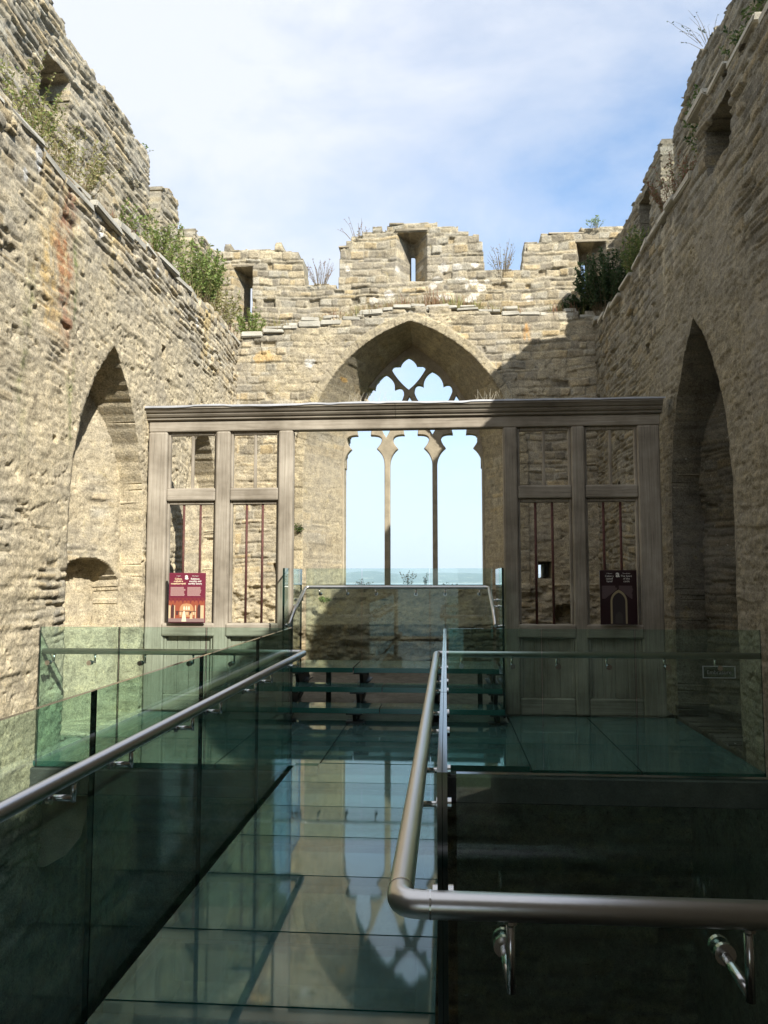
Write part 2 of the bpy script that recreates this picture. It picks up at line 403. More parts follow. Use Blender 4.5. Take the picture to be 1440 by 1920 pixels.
# far shore: low green land with pale fields, a strand and two higher hills
m, t, p = new_mat('far_fields'); g = N(t, 'ShaderNodeNewGeometry'); mp = N(t, 'ShaderNodeMapping'); mp.inputs['Scale'].default_value = (.0016, .0016, .012)
t.links.new(g.outputs['Position'], mp.inputs['Vector']); n1 = noise(t, 2.2, 7, .7, mp.outputs[0])
r = ramp(t, n1.outputs['Fac'], [(.3, (.02, .05, .045)), (.5, (.05, .09, .07)), (.60, (.10, .14, .09)), (.64, (.65, .63, .55)), (.70, (.06, .10, .07))])
sx = N(t, 'ShaderNodeSeparateXYZ'); t.links.new(g.outputs['Position'], sx.inputs[0])
mr = N(t, 'ShaderNodeMapRange'); mr.inputs['From Min'].default_value = -49; mr.inputs['From Max'].default_value = -44; mr.inputs['To Min'].default_value = 1; mr.inputs['To Max'].default_value = 0
t.links.new(sx.outputs['Z'], mr.inputs['Value'])
t.links.new(mixc(t, r.outputs[0], (.62, .58, .50), mr.outputs[0]), p.inputs['Base Color']); p.inputs['Roughness'].default_value = .95
M['far'] = m
xs = np.linspace(-7000, 5000, 240); ys = np.array([9000, 9060, 9300, 9800, 10400, 11200, 12200, 13500])
pr = np.array([0, .04, .16, .42, .7, .92, 1, .8])
X_, Y_ = np.meshgrid(xs, ys, indexing='ij')
H = 95 + 70 * fbm(X_ / 1500, Y_ / 2500, 4, 5) + 45 * np.exp(-((X_ + 1130) / 260) ** 2) + 18 * np.exp(-((X_ - 60) / 500) ** 2)
Zf = -54 + H * pr[None, :]
bm = bmesh.new(); vv = [[bm.verts.new((X_[i, j], Y_[i, j], Zf[i, j])) for j in range(len(ys))] for i in range(len(xs))]
for i in range(len(xs) - 1):
    for j in range(len(ys) - 1):
        f = bm.faces.new((vv[i][j], vv[i + 1][j], vv[i + 1][j + 1], vv[i][j + 1])); f.smooth = True
me = bpy.data.meshes.new('hills'); bm.to_mesh(me); bm.free(); me.materials.append(M['far']); tag(link('hills', me), kind='structure')

# ------------------------------------------------------------ masonry walls
EY = 14.4                     # inner face of the window wall
def xl(y): return -3.72 - .03 * (y - 9.6)
XR = 2.72
def arr(*segs):
    out = []
    for a, b, s in segs: out += list(np.arange(a, b - 1e-6, s))
    out.append(segs[-1][1]); return np.array(out)
def top_keep(Uc, Vc, top, zc, rnd, amp=.10):
    """keep whole stones below an uneven top line"""
    return zc + (rnd - .5) * amp * 2 < top
def cell(a): return (a[:-1, :-1] + a[1:, :-1] + a[1:, 1:] + a[:-1, 1:]) / 4
def cellmin(a): return a[:-1, :-1]

# --- left wall
wl = empty('chapel_wall', (-3.72, 10, 0), 'sunlit left side wall of golden rubble stone with tall pointed niches and rust stains', 'stone wall')
us = arr((-2.3, 5.9, .16), (5.9, 14.6, .015)); vs = arr((-4.2, -.9, .07), (-.9, .0, .022), (.0, 6.5, .015))
U, V = np.meshgrid(us, vs, indexing='ij')
o1, c1, p1, zc, rn = masonry(U, V, 11, (.05, .14), .24, .95, .8)
o2, c2 = plaster(U, V, 12)
mk = sm(.40, .56, fbm(U * .7, V * .8, 4, 77) + .20 * np.clip((4.9 - V), -1.4, .9) - .03)
mk = mk * (1 - sm(4.6, 5.4, V)); mk = np.where(V < -.2, mk * sm(-1, -.2, V), mk)
F = o1 * (1 - mk) + (o1 * .14 + o2) * mk
C = c1 * (1 - mk * .9)[..., None] + c2 * (mk * .9)[..., None]
C = C * np.array((1.13, 1.115, 1.06))
lt = np.interp(us, [-2, 6.1, 7.4, 8.25, 9, 9.9, 11.7, 14], [5.6, 5.56, 5.5, 5.57, 5.72, 5.83, 5.92, 6.07])[:, None]
# tall niches
def niche(F, C, yc, hw, zs, h, dep, z0=0.0):
    a = np.minimum(arch(U - yc, V, hw, zs, h), V - z0) + .03 * (fbm(U * 9, V * 9, 2, 3) - .5)
    ins = a > 0
    rag = (1 - sm(0, .10, np.abs(a))) * ins
    R = (hw * hw + h * h) / (2 * hw); x_ = U - yc
    far = np.where(V < zs, hw - x_, R - np.hypot(np.maximum(x_ + R - hw, 0), V - zs))
    fac = .46 + .54 * sm(0, .9, hw - x_)
    F = np.where(ins, F * .6 + .03 * (fbm(U * 4, V * 5, 3, 61) - .5), F * (1 - .6 * (1 - sm(0, .05, np.abs(a))))); F = np.where(ins, F - dep * fac, F)
    C = np.where(ins[..., None], C * .93, C)
    return F, C, a
F, C, a1 = niche(F, C, 8.48, 1.03, 2.2, 1.99, .58)
ins2 = np.minimum(arch(U - 9.0, V, .46, 1.40, .44), V - 1.02) + .02 * (vn(U * 12, V * 12, 2) - .5)
F = np.where((ins2 > 0) & (a1 > 0), F - .30, F)
F, C, a2 = niche(F, C, 12.15, .98, 2.2, 1.9, .55)
UV = snap(*snap(U, V, a1), a2)
# putlog holes
for (y, z, s) in ((10.1, 4.6, .07), (13.6, 4.9, .06), (7.1, 2.9, .03), (13.2, 2.3, .06)):
    F = np.where(rect(U, V, y - s, y + s, z - s, z + s) > 0, F - .2, F)
# rust and lime streaks running down from the ledge
def streak(C, y0, wd, ztop, zbot, col, s, amt):
    yy = y0 + .28 * (fbm(V * 1.1 + s, V * 0 + s, 4, 5) - .5)
    wd = wd * (.55 + 1.1 * fbm(U * 3, V * 2.5 + s, 3, int(s) + 7))
    k = np.exp(-((U - yy) / wd) ** 2) * sm(zbot, zbot + .8, V) * (1 - sm(ztop - .1, ztop + .15, V))
    k = np.clip(k * sm(.30, .58, fbm(U * 10, V * 3.5, 4, int(s))) * amt * (.55 + .75 * rn) * (.4 + .6 * p1), 0, .9)
    return C * (1 - k[..., None]) + np.array(col) * k[..., None]
C = streak(C, 6.90, .26, 5.5, 3.6, (.60, .41, .16), 31, 1.3)
C = streak(C, 7.1, .55, 5.5, 4.2, (.52, .43, .26), 30, .9)
C = streak(C, 7.28, .15, 5.45, 3.5, (.37, .17, .08), 32, 1.5)
C = streak(C, 7.36, .08, 5.45, 4.6, (.22, .09, .05), 39, 1.5)
C = streak(C, 8.35, .10, 5.6, 4.4, (.60, .44, .16), 33, .6)
C = streak(C, 9.6, .10, 5.8, 4.8, (.60, .50, .34), 34, 1.1)
C = streak(C, 10.9, .14, 5.9, 4.9, (.62, .55, .42), 35, 1.2)
C = streak(C, 12.2, .16, 5.9, 4.8, (.60, .46, .22), 36, 1.2)
C = streak(C, 7.4, .05, 5.0, 2.5, (.16, .20, .06), 37, .9)
C = streak(C, 6.55, .06, 4.3, 2.4, (.20, .22, .08), 38, .7)
for (y, z, a, b) in ((6.62, 5.38, .07, .12), (8.0, 5.3, .05, .06), (9.75, 5.55, .06, .07), (11.6, 5.5, .08, .09), (6.4, 5.1, .04, .06)):
    k = sm(1.2, .8, ((U - y) / a) ** 2 + ((V - z) / b) ** 2 + 1.2 * (fbm(U * 14, V * 14, 2, 9) - .5)); C = C * (1 - k[..., None]) + np.array((.74, .72, .68)) * k[..., None]
damp = (1 - sm(-1.2, .1, V + .5 * (fbm(U, V, 3, 8) - .5)))[..., None]
C = C * (1 - .5 * damp) + np.array((.07, .085, .055)) * .5 * damp
keep = cellmin(zc + (rn - .5) * .12) < cellmin(np.broadcast_to(lt, U.shape) - .04)
solid('masonry', us, vs, lambda u, v, o: (xl(u) + o, u, v), F, -1.55, keep, C, M['stone'], wl, UV)

def slabs(name, mat, items, parent):
    """irregular flat slabs: (centre, size, rotz, seed) with slightly uneven faces"""
    rr = random.Random(5)
    for c, s, rz in items:
        bm = bmesh.new()
        g = bmesh.ops.create_cube(bm, size=1.0); R = Matrix.Rotation(rz, 3, 'Z') @ Matrix.Rotation(rr.uniform(-.05, .05), 3, 'X') @ Matrix.Rotation(rr.uniform(-.04, .04), 3, 'Y')
        for v in g['verts']:
            q = Vector((v.co.x * s[0] * rr.uniform(.88, 1.04), v.co.y * s[1] * rr.uniform(.9, 1.04), v.co.z * s[2] * rr.uniform(.75, 1.1)))
            v.co = R @ q + Vector(c)
        es = list(set(e for v in g['verts'] for e in v.link_edges))
        bmesh.ops.bevel(bm, geom=es, offset=min(s) * .16, segments=2, affect='EDGES')
        me = bpy.data.meshes.new(name); bm.to_mesh(me); bm.free(); me.materials.append(mat); link(name, me, parent)
rr = random.Random(3); it = []
y = 5.6
while y < 14.3:
    L = rr.uniform(.28, .75); z = float(np.interp(y + L / 2, [6.1, 7.4, 8.25, 9, 9.9, 11.7, 14], [5.56, 5.5, 5.57, 5.72, 5.83, 5.92, 6.07]))
    th = rr.uniform(.06, .10)
    it.append(((xl(y) - .14 + rr.uniform(-.03, .03), y + L / 2, z - .05 + rr.uniform(-.02, .02)), (.34, L * 1.02, th), rr.uniform(-.05, .05)))
    if rr.random() < .45: it.append(((xl(y) - .20, y + L / 2 + .1, z + th * .8), (.3, L * .7, th * .8), rr.uniform(-.1, .1)))
    y += L
slabs('coping_stone', M['slate'], it, wl)

def parapet(parent, x0, sign, seed, topf, holes, col_gain, y0, y1, z0=5.3, white=()):
    global U, V
    us = arr((y0, 6.2, .08), (6.2, y1, .018)) if y0 < 6 else arr((y0, y1, .022)); vs = arr((z0, 9.3, .018)); U, V = np.meshgrid(us, vs, indexing='ij')
    o, c, p, zc, rn = masonry(U, V, seed, (.05, .13), .34, 1.1)
    top = topf(us)[:, None] + .06 * (fbm(U * 1.7, U * 0, 2, seed) - .5)
    k = cellmin(zc + (rn - .5) * .10) < cellmin(np.broadcast_to(top, U.shape))
    for (a, b, z_, z1_, dep) in holes:
        s_ = rect(U, V, a, b, z_, z1_) + .02 * (vn(U * 9, V * 9, 4) - .5)
        o = np.where(s_ > 0, o - dep, o)
    for (yy, zz, a, b) in white:
        q = sm(1.2, .8, ((U - yy) / a) ** 2 + ((V - zz) / b) ** 2 + 1.4 * (fbm(U * 14, V * 14, 2, 9) - .5)); c = c * (1 - q[..., None]) + np.array((.74, .72, .68)) * q[..., None]
    return solid('parapet', us, vs, lambda u, v, off: (x0 + sign * off, u, v), o, -.72, k, c * col_gain, M['stone'], parent)
def ltop(y):
    t = np.interp(y, [-2, 6, 8.3, 8.9, 9.9, 11.40], [8.3, 8.25, 8.2, 8.16, 8.08, 8.04])
    t = np.where((y > 11.42), 6.9, t); t = np.where((y > 11.95), np.interp(y, [11.9, 12.1, 12.78], [7.75, 7.9, 7.98]), t)
    t = np.where(y > 12.80, 6.9, t); t = np.where(y > 13.5, np.interp(y, [13.5, 13.7, 14.5, 15.2], [7.6, 7.85, 7.98, 8.0]), t)
    return t
parapet(wl, -4.5, 1, 23, ltop, [(8.27, 8.86, 7.05, 7.60, .5)], np.array((1.0, .98, .92)), 4.5, 15.9, white=[(7.15, 7.5, .1, .06), (7.1, 6.9, .06, .05), (8.0, 6.1, .12, .04)])

# corbel under the landing, projecting from the left wall
cb = MB()
prof = [(-3.75, -.34), (-3.22, -.34), (-3.22, -.52), (-3.27, -.70), (-3.40, -.86), (-3.58, -.96), (-3.75, -1.0)]
cb.prism(prof, 1, 7.1, 7.45); cb.build('corbel', M['dressed'], wl)

# --- right wall
wr = empty('chapel_wall', (XR, 10, 0), 'shaded right side wall of grey-brown rubble and old plaster with one tall dark pointed niche', 'stone wall')
us = arr((-2.3, 6.0, .16), (6.0, 14.6, .015)); vs = arr((-4.2, -.9, .07), (-.9, .0, .022), (.0, 7.0, .015))
U, V = np.meshgrid(us, vs, indexing='ij')
o1, c1, p1, zc, rn = masonry(U, V, 41, (.05, .15), .26, .85, .6)
o2, c2 = plaster(U, V, 42)
mk = sm(.36, .5, fbm(U * .6, V * .7, 4, 57) + .18 * np.clip((5.2 - V), -1.4, 1.1))
mk = mk * (1 - sm(10.2, 11.5, U)) * (1 - sm(5.0, 5.8, V))
n_r = np.minimum(arch(U - 8.75, V, 1.02, 2.4, 2.04), V - .0) + .03 * (fbm(U * 9, V * 9, 2, 3) - .5)
mk = np.where(n_r > 0, mk * .25, mk)
F = o1 * (1 - mk) + (o1 * .22 + o2) * mk; C = c1 * (1 - mk * .9)[..., None] + c2 * (mk * .9)[..., None]
F = np.where(np.abs(n_r) < .05, F * .35, F)
x_ = -(U - 8.75); R = (1.02 ** 2 + 2.04 ** 2) / 2.04
far = np.where(V < 2.4, 1.02 + (U - 8.75) * -1, R - np.hypot(np.maximum(U - 8.75 + R - 1.02, 0), V - 2.4))
F = np.where(n_r > 0, F - .62 * (.55 + .45 * sm(0, .8, 1.02 - (U - 8.75))) + .10 * (fbm(U * 2.2, V * 2.2, 3, 91) - .5), F)
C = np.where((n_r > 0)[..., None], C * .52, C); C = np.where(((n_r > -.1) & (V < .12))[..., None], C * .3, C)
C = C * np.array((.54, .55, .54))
for (a, b, z_, z1_, dep) in ((8.75, 9.25, 1.25, 1.62, .3), (8.0, 8.2, 1.2, 1.6, .3), (7.45, 8.15, 5.72, 6.22, .5), (12.6, 12.85, 2.9, 3.1, .2), (12.2, 12.6, .8, 1.2, .3), (10.6, 10.72, 4.6, 4.72, .2)):
    s_ = rect(U, V, a, b, z_, z1_) + .03 * (vn(U * 9, V * 9, 4) - .5); F = np.where(s_ > 0, F - dep, F)
for (y0, wd, zt, zb, colr, sd_) in ((9.3, .05, 5.9, 4.6, (.50, .45, .36), 41), (9.8, .06, 6.0, 4.4, (.50, .45, .34), 42), (11.0, .07, 6.0, 4.6, (.50, .46, .36), 43), (10.4, .05, 5.6, 4.2, (.46, .40, .30), 44), (12.1, .1, 6, 4.8, (.44, .40, .31), 45)):
    C = streak(C, y0, wd, zt, zb, colr, sd_, .9)
damp = (1 - sm(-1.2, .1, V + .5 * (fbm(U, V, 3, 8) - .5)))[..., None]
C = C * (1 - .5 * damp) + np.array((.07, .085, .055)) * .5 * damp
rt_x = [-2, 6.3, 7.2, 8.3, 8.5, 9.2, 11, 12.8, 14.6]; rt_z = [6.4, 6.35, 6.50, 6.62, 5.98, 6.08, 6.12, 5.98, 6.3]
rt = np.interp(us, rt_x, rt_z)[:, None]
keep = cellmin(zc + (rn - .5) * .14) < cellmin(np.broadcast_to(rt, U.shape) - .04)
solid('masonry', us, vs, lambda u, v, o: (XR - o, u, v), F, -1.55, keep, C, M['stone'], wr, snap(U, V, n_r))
it = []; y = 5.6
while y < 14.3:
    L = rr.uniform(.3, .8); z = float(np.interp(y + L / 2, rt_x, rt_z))
    it.append(((XR + .14 + rr.uniform(-.03, .03), y + L / 2, z - .02), (.36, L * .95, rr.uniform(.06, .10)), rr.uniform(-.06, .06)))
    y += L
it.append(((XR + .22, 8.0, 6.60), (.45, .8, .10), .05))
slabs('coping_stone', M['slate'], it, wr)
def rtop(y):
    t = np.interp(y, [-3, .2, 1.6, 3.75, 5.3, 6.2, 6.8, 9.4, 10.65, 11.4, 11.9], [8.9, 8.9, 8.5, 7.8, 7.3, 7.2, 8.5, 8.62, 8.74, 8.6, 8.38])  # near stretch is out of view, its heights shaped to shadow the screen
    t = np.where(y > 11.95, 6.9, t); t = np.where(y > 12.68, np.interp(y, [12.7, 14.9, 15.9], [8.68, 8.36, 8.3]), t); return t
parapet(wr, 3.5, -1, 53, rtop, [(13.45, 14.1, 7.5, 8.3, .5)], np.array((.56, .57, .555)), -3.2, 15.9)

# --- window wall
we = empty('chapel_wall', (-.6, EY, 0), 'far end wall of pale rubble with a great pointed traceried window and battlements', 'stone wall')
XC = -.635
us = arr((-4.6, -3.95, .08), (-3.95, 2.8, .017), (2.8, 3.7, .08)); vs = arr((-4.2, 0, .3), (0, 7.0, .017))
U, V = np.meshgrid(us, vs, indexing='ij')
o1, c1, p1, zc, rn = masonry(U, V, 71, (.065, .19), .25, .85, .55)
o2, c2 = plaster(U, V, 72)
mk = sm(.46, .60, fbm(U * .8, V * .9, 4, 87) + .06 * np.clip((3.6 - V), -1.2, 1))
F = o1 * (1 - mk) + (o1 * .25 + o2) * mk; C = c1 * (1 - mk * .8)[..., None] + c2 * (mk * .8)[..., None]
so = np.minimum(arch(U - XC, V, 1.96, 3.7, 2.64), (V - .78) * 1.4)
si = np.minimum(arch(U - XC, V, 1.365, 3.7, 2.52), V - 1.46)
dd = np.where(so > 0, 1.2 * so / np.maximum(so + np.maximum(-si, 0), 1e-4), 0); dd = np.where(si > 0, 1.25, dd)
band = (so > -.17) & (so <= 0) & (V > 1.2)                         # dressed voussoirs round the opening
vo_t = np.where(V > 3.7, np.arctan2(V - 3.7, np.abs(U - XC)) * 6.5, V * 2.6); vf = np.abs(vo_t - np.round(vo_t))
bc = np.array((.44, .385, .28)) * (.85 + .3 * h2(np.round(vo_t), np.sign(U), 4))[..., None] * np.where(vf > .46, .75, 1)[..., None]
C = np.where(band[..., None], bc, C); F = np.where(band, .035 + o2 * .6 - (vf > .47) * .012, F)
rev = (dd > 0) & (V > 1.46)
F = np.where(rev, F * .45 + o2 * .4, F); C = np.where(rev[..., None], C * .5 + np.array((.42, .37, .275)) * .5, C)
sill = (dd > 0) & (V <= 1.5); F = np.where(V < 1.5, F * 1.3 + .20 * (fbm(U * 4.5, V * 8, 4, 66) - .5), F); C = np.where(sill[..., None], C * np.array((.66, .64, .57)), C)
low = (V < .78)[..., None]; C = np.where(low, C * np.array((.60, .57, .52)), C)  # dark rubble under the window, with its shadow also put into the colour
F = F - dd; C = C * np.array((.90, .88, .82))
for (a, b, z_, z1_, dep) in ((-3.14, -3.02, 1.68, 1.88, .2), (1.93, 2.32, .8, 1.14, .35), (2.3, 2.4, 4.0, 4.1, .15)):
    s_ = rect(U, V, a, b, z_, z1_) + .02 * (vn(U * 9, V * 9, 4) - .5); F = np.where(s_ > 0, F - dep, F)
sq = rect(U, V, 1.65, 1.87, 1.60, 1.90)
F = np.where(sq > 0, F - .5, F)
k = np.exp(-((U - 1.5) / .05) ** 2) * (1 - sm(6.2, 6.3, V)) * sm(5.75, 5.95, V); k = k * sm(.35, .6, fbm(U * 20, V * 9, 3, 2)); C = C * (1 - k[..., None]) + np.array((.55, .30, .10)) * k[..., None]
for (y, z, a, b, cl) in ((-2.5, 5.6, .10, .09, (.7, .68, .62)), (-3.4, 5.75, .2, .12, (.55, .40, .2)), (-1.9, 5.35, .06, .04, (.66, .42, .15))):
    k = sm(1.2, .7, ((U - y) / a) ** 2 + ((V - z) / b) ** 2 + 1.4 * (fbm(U * 14, V * 14, 2, 9) - .5)); C = C * (1 - k[..., None]) + np.array(cl) * k[..., None]
et = np.interp(us, [-4.6, -3.8, -3.0, -2.0, -1.2, -.7, 0, .7, 1.3, 2.0, 2.7, 3.7], [6.15, 6.18, 6.28, 6.42, 6.60, 6.66, 6.64, 6.56, 6.48, 6.44, 6.38, 6.35])[:, None]
keep = (cellmin(zc + (rn - .5) * .10) < cellmin(np.broadcast_to(et, U.shape) - .05)) & ~(cell(si) > .012) & ~(cell(rect(U, V, 1.665, 1.86, 1.62, 1.87)) > 0)
solid('masonry', us, vs, lambda u, v, o: (u, EY - o, v), F, -1.5, keep, C, M['stone'], we)
it = []; x = -3.8
while x < 2.55:
    L = rr.uniform(.14, .46); z = float(np.interp(x + L / 2, [-4.6, -3.8, -3.0, -2.0, -1.2, -.7, 0, .7, 1.3, 2.0, 2.7, 3.7], [6.15, 6.18, 6.28, 6.42, 6.60, 6.66, 6.64, 6.56, 6.48, 6.44, 6.38, 6.35]))
    th = rr.uniform(.05, .13)
    it.append(((x + L / 2, EY + .15 + rr.uniform(-.02, .02), z - .03 + rr.uniform(-.01, .02)), (L * 1.03, .36, th), rr.uniform(-.04, .04)))
    if rr.random() < .35: it.append(((x + L / 2, EY + .16, z + th * .75), (L * .8, .3, th * .7), rr.uniform(-.1, .1)))
    x += L
slabs('coping_stone', M['slate'], it, we)
# battlements behind the wall walk
us = arr((-5.0, 4.1, .017)); vs = arr((5.6, 9.0, .017)); U, V = np.meshgrid(us, vs, indexing='ij')
o, c, p, zc, rn = masonry(U, V, 93, (.07, .19), .25, .85, .6)
bx = [-5, -3.3, -3.05, -2.82, -2.78, -2.11, -2.07, -1.9, -1.4, -.9, -.2, .35, .74, .80, 1.50, 1.56, 1.7, 2.1, 2.6, 4.1]
bz = [8.2, 8.22, 8.15, 8.02, 7.42, 7.40, 8.15, 8.32, 8.58, 8.64, 8.62, 8.44, 8.16, 7.58, 7.55, 8.02, 8.22, 8.3, 8.36, 8.36]
top = np.interp(us, bx, bz)[:, None]
k = cellmin(zc + (rn - .5) * .10) < cellmin(np.broadcast_to(top, U.shape) + 0 * U)
k &= ~(cell(arch(U - XC, V, 1.55, 3.7, 2.62)) > 0)
for (a, b, z0_, z1_, s0, s1, sz0, sz1) in ((-4.22, -3.83, 6.72, 7.84, -4.01, -3.93, 6.78, 7.62), (-.93, -.33, 7.46, 8.45, -.67, -.585, 7.5, 8.16), (2.58, 3.16, 7.12, 8.13, 2.75, 2.83, 7.2, 7.92)):
    s_o = rect(U, V, a, b, z0_, z1_); s_i = rect(U, V, s0, s1, sz0 - .4, z1_ + .02)
    s_i2 = np.minimum(U - s0, s1 - U)
    d_ = np.where(s_o > 0, .5 * np.clip(np.minimum(U - a, b - U), 0, 1) / np.maximum(np.minimum(U - a, b - U) + np.maximum(-s_i2, 0), 1e-4), 0)
    o = np.where(s_o > 0, o * .5 - d_, o)
    k &= ~(cell(rect(U, V, s0, s1, sz0, sz1)) > 0)
for i in range(26):
    yy = rr.uniform(-.3, .9) if i % 4 else rr.uniform(-2, 2); zz = rr.uniform(7.0, 7.9); a = rr.uniform(.03, .12); b = rr.uniform(.03, .08)
    if i % 4: zz = rr.choice((7.1, 7.3, 7.45, 7.7)) + rr.uniform(-.05, .05)
    q = .9 * sm(1.2, .8, ((U - yy) / a) ** 2 + ((V - zz) / b) ** 2 + 1.6 * (fbm(U * 14, V * 14, 2, 9) - .5)); c = c * (1 - q[..., None]) + np.array((.78, .75, .71)) * q[..., None]
solid('parapet', us, vs, lambda u, v, off: (u, 15.3 - off, v), o, -.58, k, c * np.array((.88, .86, .80)), M['stone'], we)
it = [((2.40, 15.50, 8.34), (.7, .44, .04), .02), ((3.0, 15.50, 8.37), (.7, .44, .04), -.02), ((-.95, 15.50, 8.65), (.3, .44, .04), .04), ((-1.98, 15.48, 8.19), (.22, .44, .05), 0), ((.64, 15.52, 8.2), (.2, .44, .04), 0), ((-.63, 15.46, 8.50), (.66, .40, .06), 0), ((-4.03, 15.46, 7.88), (.46, .40, .06), 0), ((2.87, 15.46, 8.17), (.64, .40, .06), 0)]
slabs('capstone', M['dressed'], it, we)

# --- tracery of the window
def P15(px, py):                       # pixel measured on the photograph -> metres on the tracery plane
    k = 15.6 / 1493.0; return ((px - 836.0) * k + 0.0, 1.6 + (1085.0 - py) * k)
def arcpts(pts):
    """pts: (x, y, bulge): bulge of the segment to the next point, relative to its length"""
    out = []; n = len(pts)
    for i in range(n):
        x0, y0, b = pts[i]; x1, y1, _ = pts[(i + 1) % n]
        dx, dy = x1 - x0, y1 - y0
        steps = 9 if b else 1
        for s in range(steps):
            t_ = s / steps; k_ = 4 * t_ * (1 - t_) * b
            out.append((x0 + dx * t_ + dy * k_, y0 + dy * t_ - dx * k_))
    return out
def mir(pts, c):                       # mirror an ordered outline about x = c
    q = [(2 * c - x, y, b) for x, y, b in pts]; n = len(q)
    return [(q[(-i) % n][0], q[(-i) % n][1], q[(-i - 1) % n][2]) for i in range(n)]
top_l = [(768, 664.5, .12), (783, 681, .05), (790, 681, .25), (799.5, 687.5, .05), (768, 726, .05), (736.5, 687.5, .25), (746, 681, .05), (753, 681, .12)]
mid_l = [(725, 697, .16), (740.5, 727, .45), (758, 737, .06), (748, 757, .04), (725, 817, .03), (702, 765, .03), (688, 737, .45), (704.5, 727, .16)]
mid_r = mir(mid_l, 768.8)
mid_r = [(x, y - 5 if y > 690 else y, b) for x, y, b in mid_r]
def light(l, r, ax, ay, base=848):
    c = (l + r) / 2; w_ = (r - l) / 2
    return [(ax, ay, .10), (c + 11.5, 813, -.0), (c + 11.5, 815, .60), (c + w_ * .60, 840, .12), (r, 872, 0), (r, 1098, 0), (l, 1098, 0), (l, 872, .12), (c - w_ * .60, 840, .60), (c - 11.5, 815, 0), (c - 11.5, 813, .10)]
lights = [light(645.5, 721, 681, 744), light(733, 811, 769, 741), light(822, 904.5, 858, 740)]
# spandrel eyelets each side of the middle tier
small = [[(656, 800, 0), (664, 770, 0), (659, 792, 0)]]
cu = bpy.data.curves.new('tracery', 'CURVE'); cu.dimensions = '2D'; cu.fill_mode = 'BOTH'
def spline(pts):
    s = cu.splines.new('POLY'); s.points.add(len(pts) - 1)
    for q, (x_, y_) in zip(s.points, pts): q.co = (x_, y_, 0, 1)
    s.use_cyclic_u = True
R_ = (1.44 ** 2 + 2.62 ** 2) / (2 * 1.44); ol = [(XC - 1.44, 1.40), (XC + 1.44, 1.40)]
for i in range(25):
    z_ = 3.7 + 2.62 * i / 24; ol.append((XC + math.sqrt(max(R_ * R_ - (z_ - 3.7) ** 2, 0)) - (R_ - 1.44), z_))
for i in range(24, -1, -1):
    z_ = 3.7 + 2.62 * i / 24; ol.append((XC - math.sqrt(max(R_ * R_ - (z_ - 3.7) ** 2, 0)) + (R_ - 1.44) - (.002 if i == 24 else 0), z_))
spline(ol)
for sh in [top_l, mid_l, mid_r] + lights:
    spline([P15(x_, y_) for x_, y_ in arcpts(sh)])
cu.extrude = .075; cu.bevel_depth = .016; cu.bevel_resolution = 1; cu.offset = -.024
co = bpy.data.objects.new('tmp', cu); COL.objects.link(co); bpy.context.view_layer.update()
dg = bpy.context.evaluated_depsgraph_get(); me = bpy.data.meshes.new_from_object(co.evaluated_get(dg)); bpy.data.objects.remove(co)
me.transform(Matrix(((1, 0, 0, 0), (0, 0, 1, 15.62), (0, 1, 0, 0), (0, 0, 0, 1)))); me.name = 'tracery'
me.materials.clear(); me.materials.append(M['dressed'])
link('tracery', me, we)

# --- west wall behind the visitor, unseen, its height set for the shade it casts, and the lower cross wall under the screen
ww = empty('chapel_wall', (-.5, -2.2, 0), 'rear wall of rubble stone standing behind the walkway entrance', 'stone wall')
us = arr((-4.2, 3.2, .12)); vs = arr((-4.2, 8.3, .12)); U, V = np.meshgrid(us, vs, indexing='ij')
o, c, p, zc, rn = masonry(U, V, 101, (.12, .25), .5, 1.0)
door = np.minimum(arch(U + .5, V, .9, 1.6, 1.0), V + .1)
solid('masonry', us, vs, lambda u, v, off: (u, -2.2 + off, v), o, -1.0, ~(cell(door) > 0), c * .8, M['stone'], ww)
wc = empty('undercroft_wall', (-.5, 9.5, -4), 'dark rubble wall of the undercroft seen below the glass landing', 'stone wall')
us = arr((-4.1, 3.1, .045)); vs = arr((-4.2, -.12, .045)); U, V = np.meshgrid(us, vs, indexing='ij')
o, c, p, zc, rn = masonry(U, V, 111, (.10, .22), .4, 1.2)
dr = np.minimum(arch(U + 1.6, V, .5, -2.4, .6), V + 4.3); o = np.where(dr > 0, o - .4, o)
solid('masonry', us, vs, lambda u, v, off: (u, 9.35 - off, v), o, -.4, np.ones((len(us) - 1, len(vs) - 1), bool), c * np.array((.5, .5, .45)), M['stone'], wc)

# floor of the undercroft and the ground east of the screen
def rough_sheet(name, x0, x1, y0, y1, z, amp, mat, st=.09, seed=0):
    us = np.arange(x0, x1 + st, st); vs = np.arange(y0, y1 + st, st); U, V = np.meshgrid(us, vs, indexing='ij')
    Z_ = z + amp * (fbm(U * 2, V * 2, 4, seed) - .5)
    bm = bmesh.new(); g = [[bm.verts.new((U[i, j], V[i, j], Z_[i, j])) for j in range(len(vs))] for i in range(len(us))]
    for i in range(len(us) - 1):
        for j in range(len(vs) - 1): f = bm.faces.new((g[i][j], g[i + 1][j], g[i + 1][j + 1], g[i][j + 1])); f.smooth = True
    me = bpy.data.meshes.new(name); bm.to_mesh(me); bm.free(); me.materials.append(mat)
    return tag(link(name, me), kind='structure')
rough_sheet('undercroft_floor', -4.2, 3.2, -2, 9.9, -3.95, .35, M['earth'])
rough_sheet('chapel_floor', -4.3, 3.3, 9.75, 14.8, -.02, .18, plain_stone('rubble_floor', (.07, .065, .05), (.16, .15, .12), 7), seed=4)

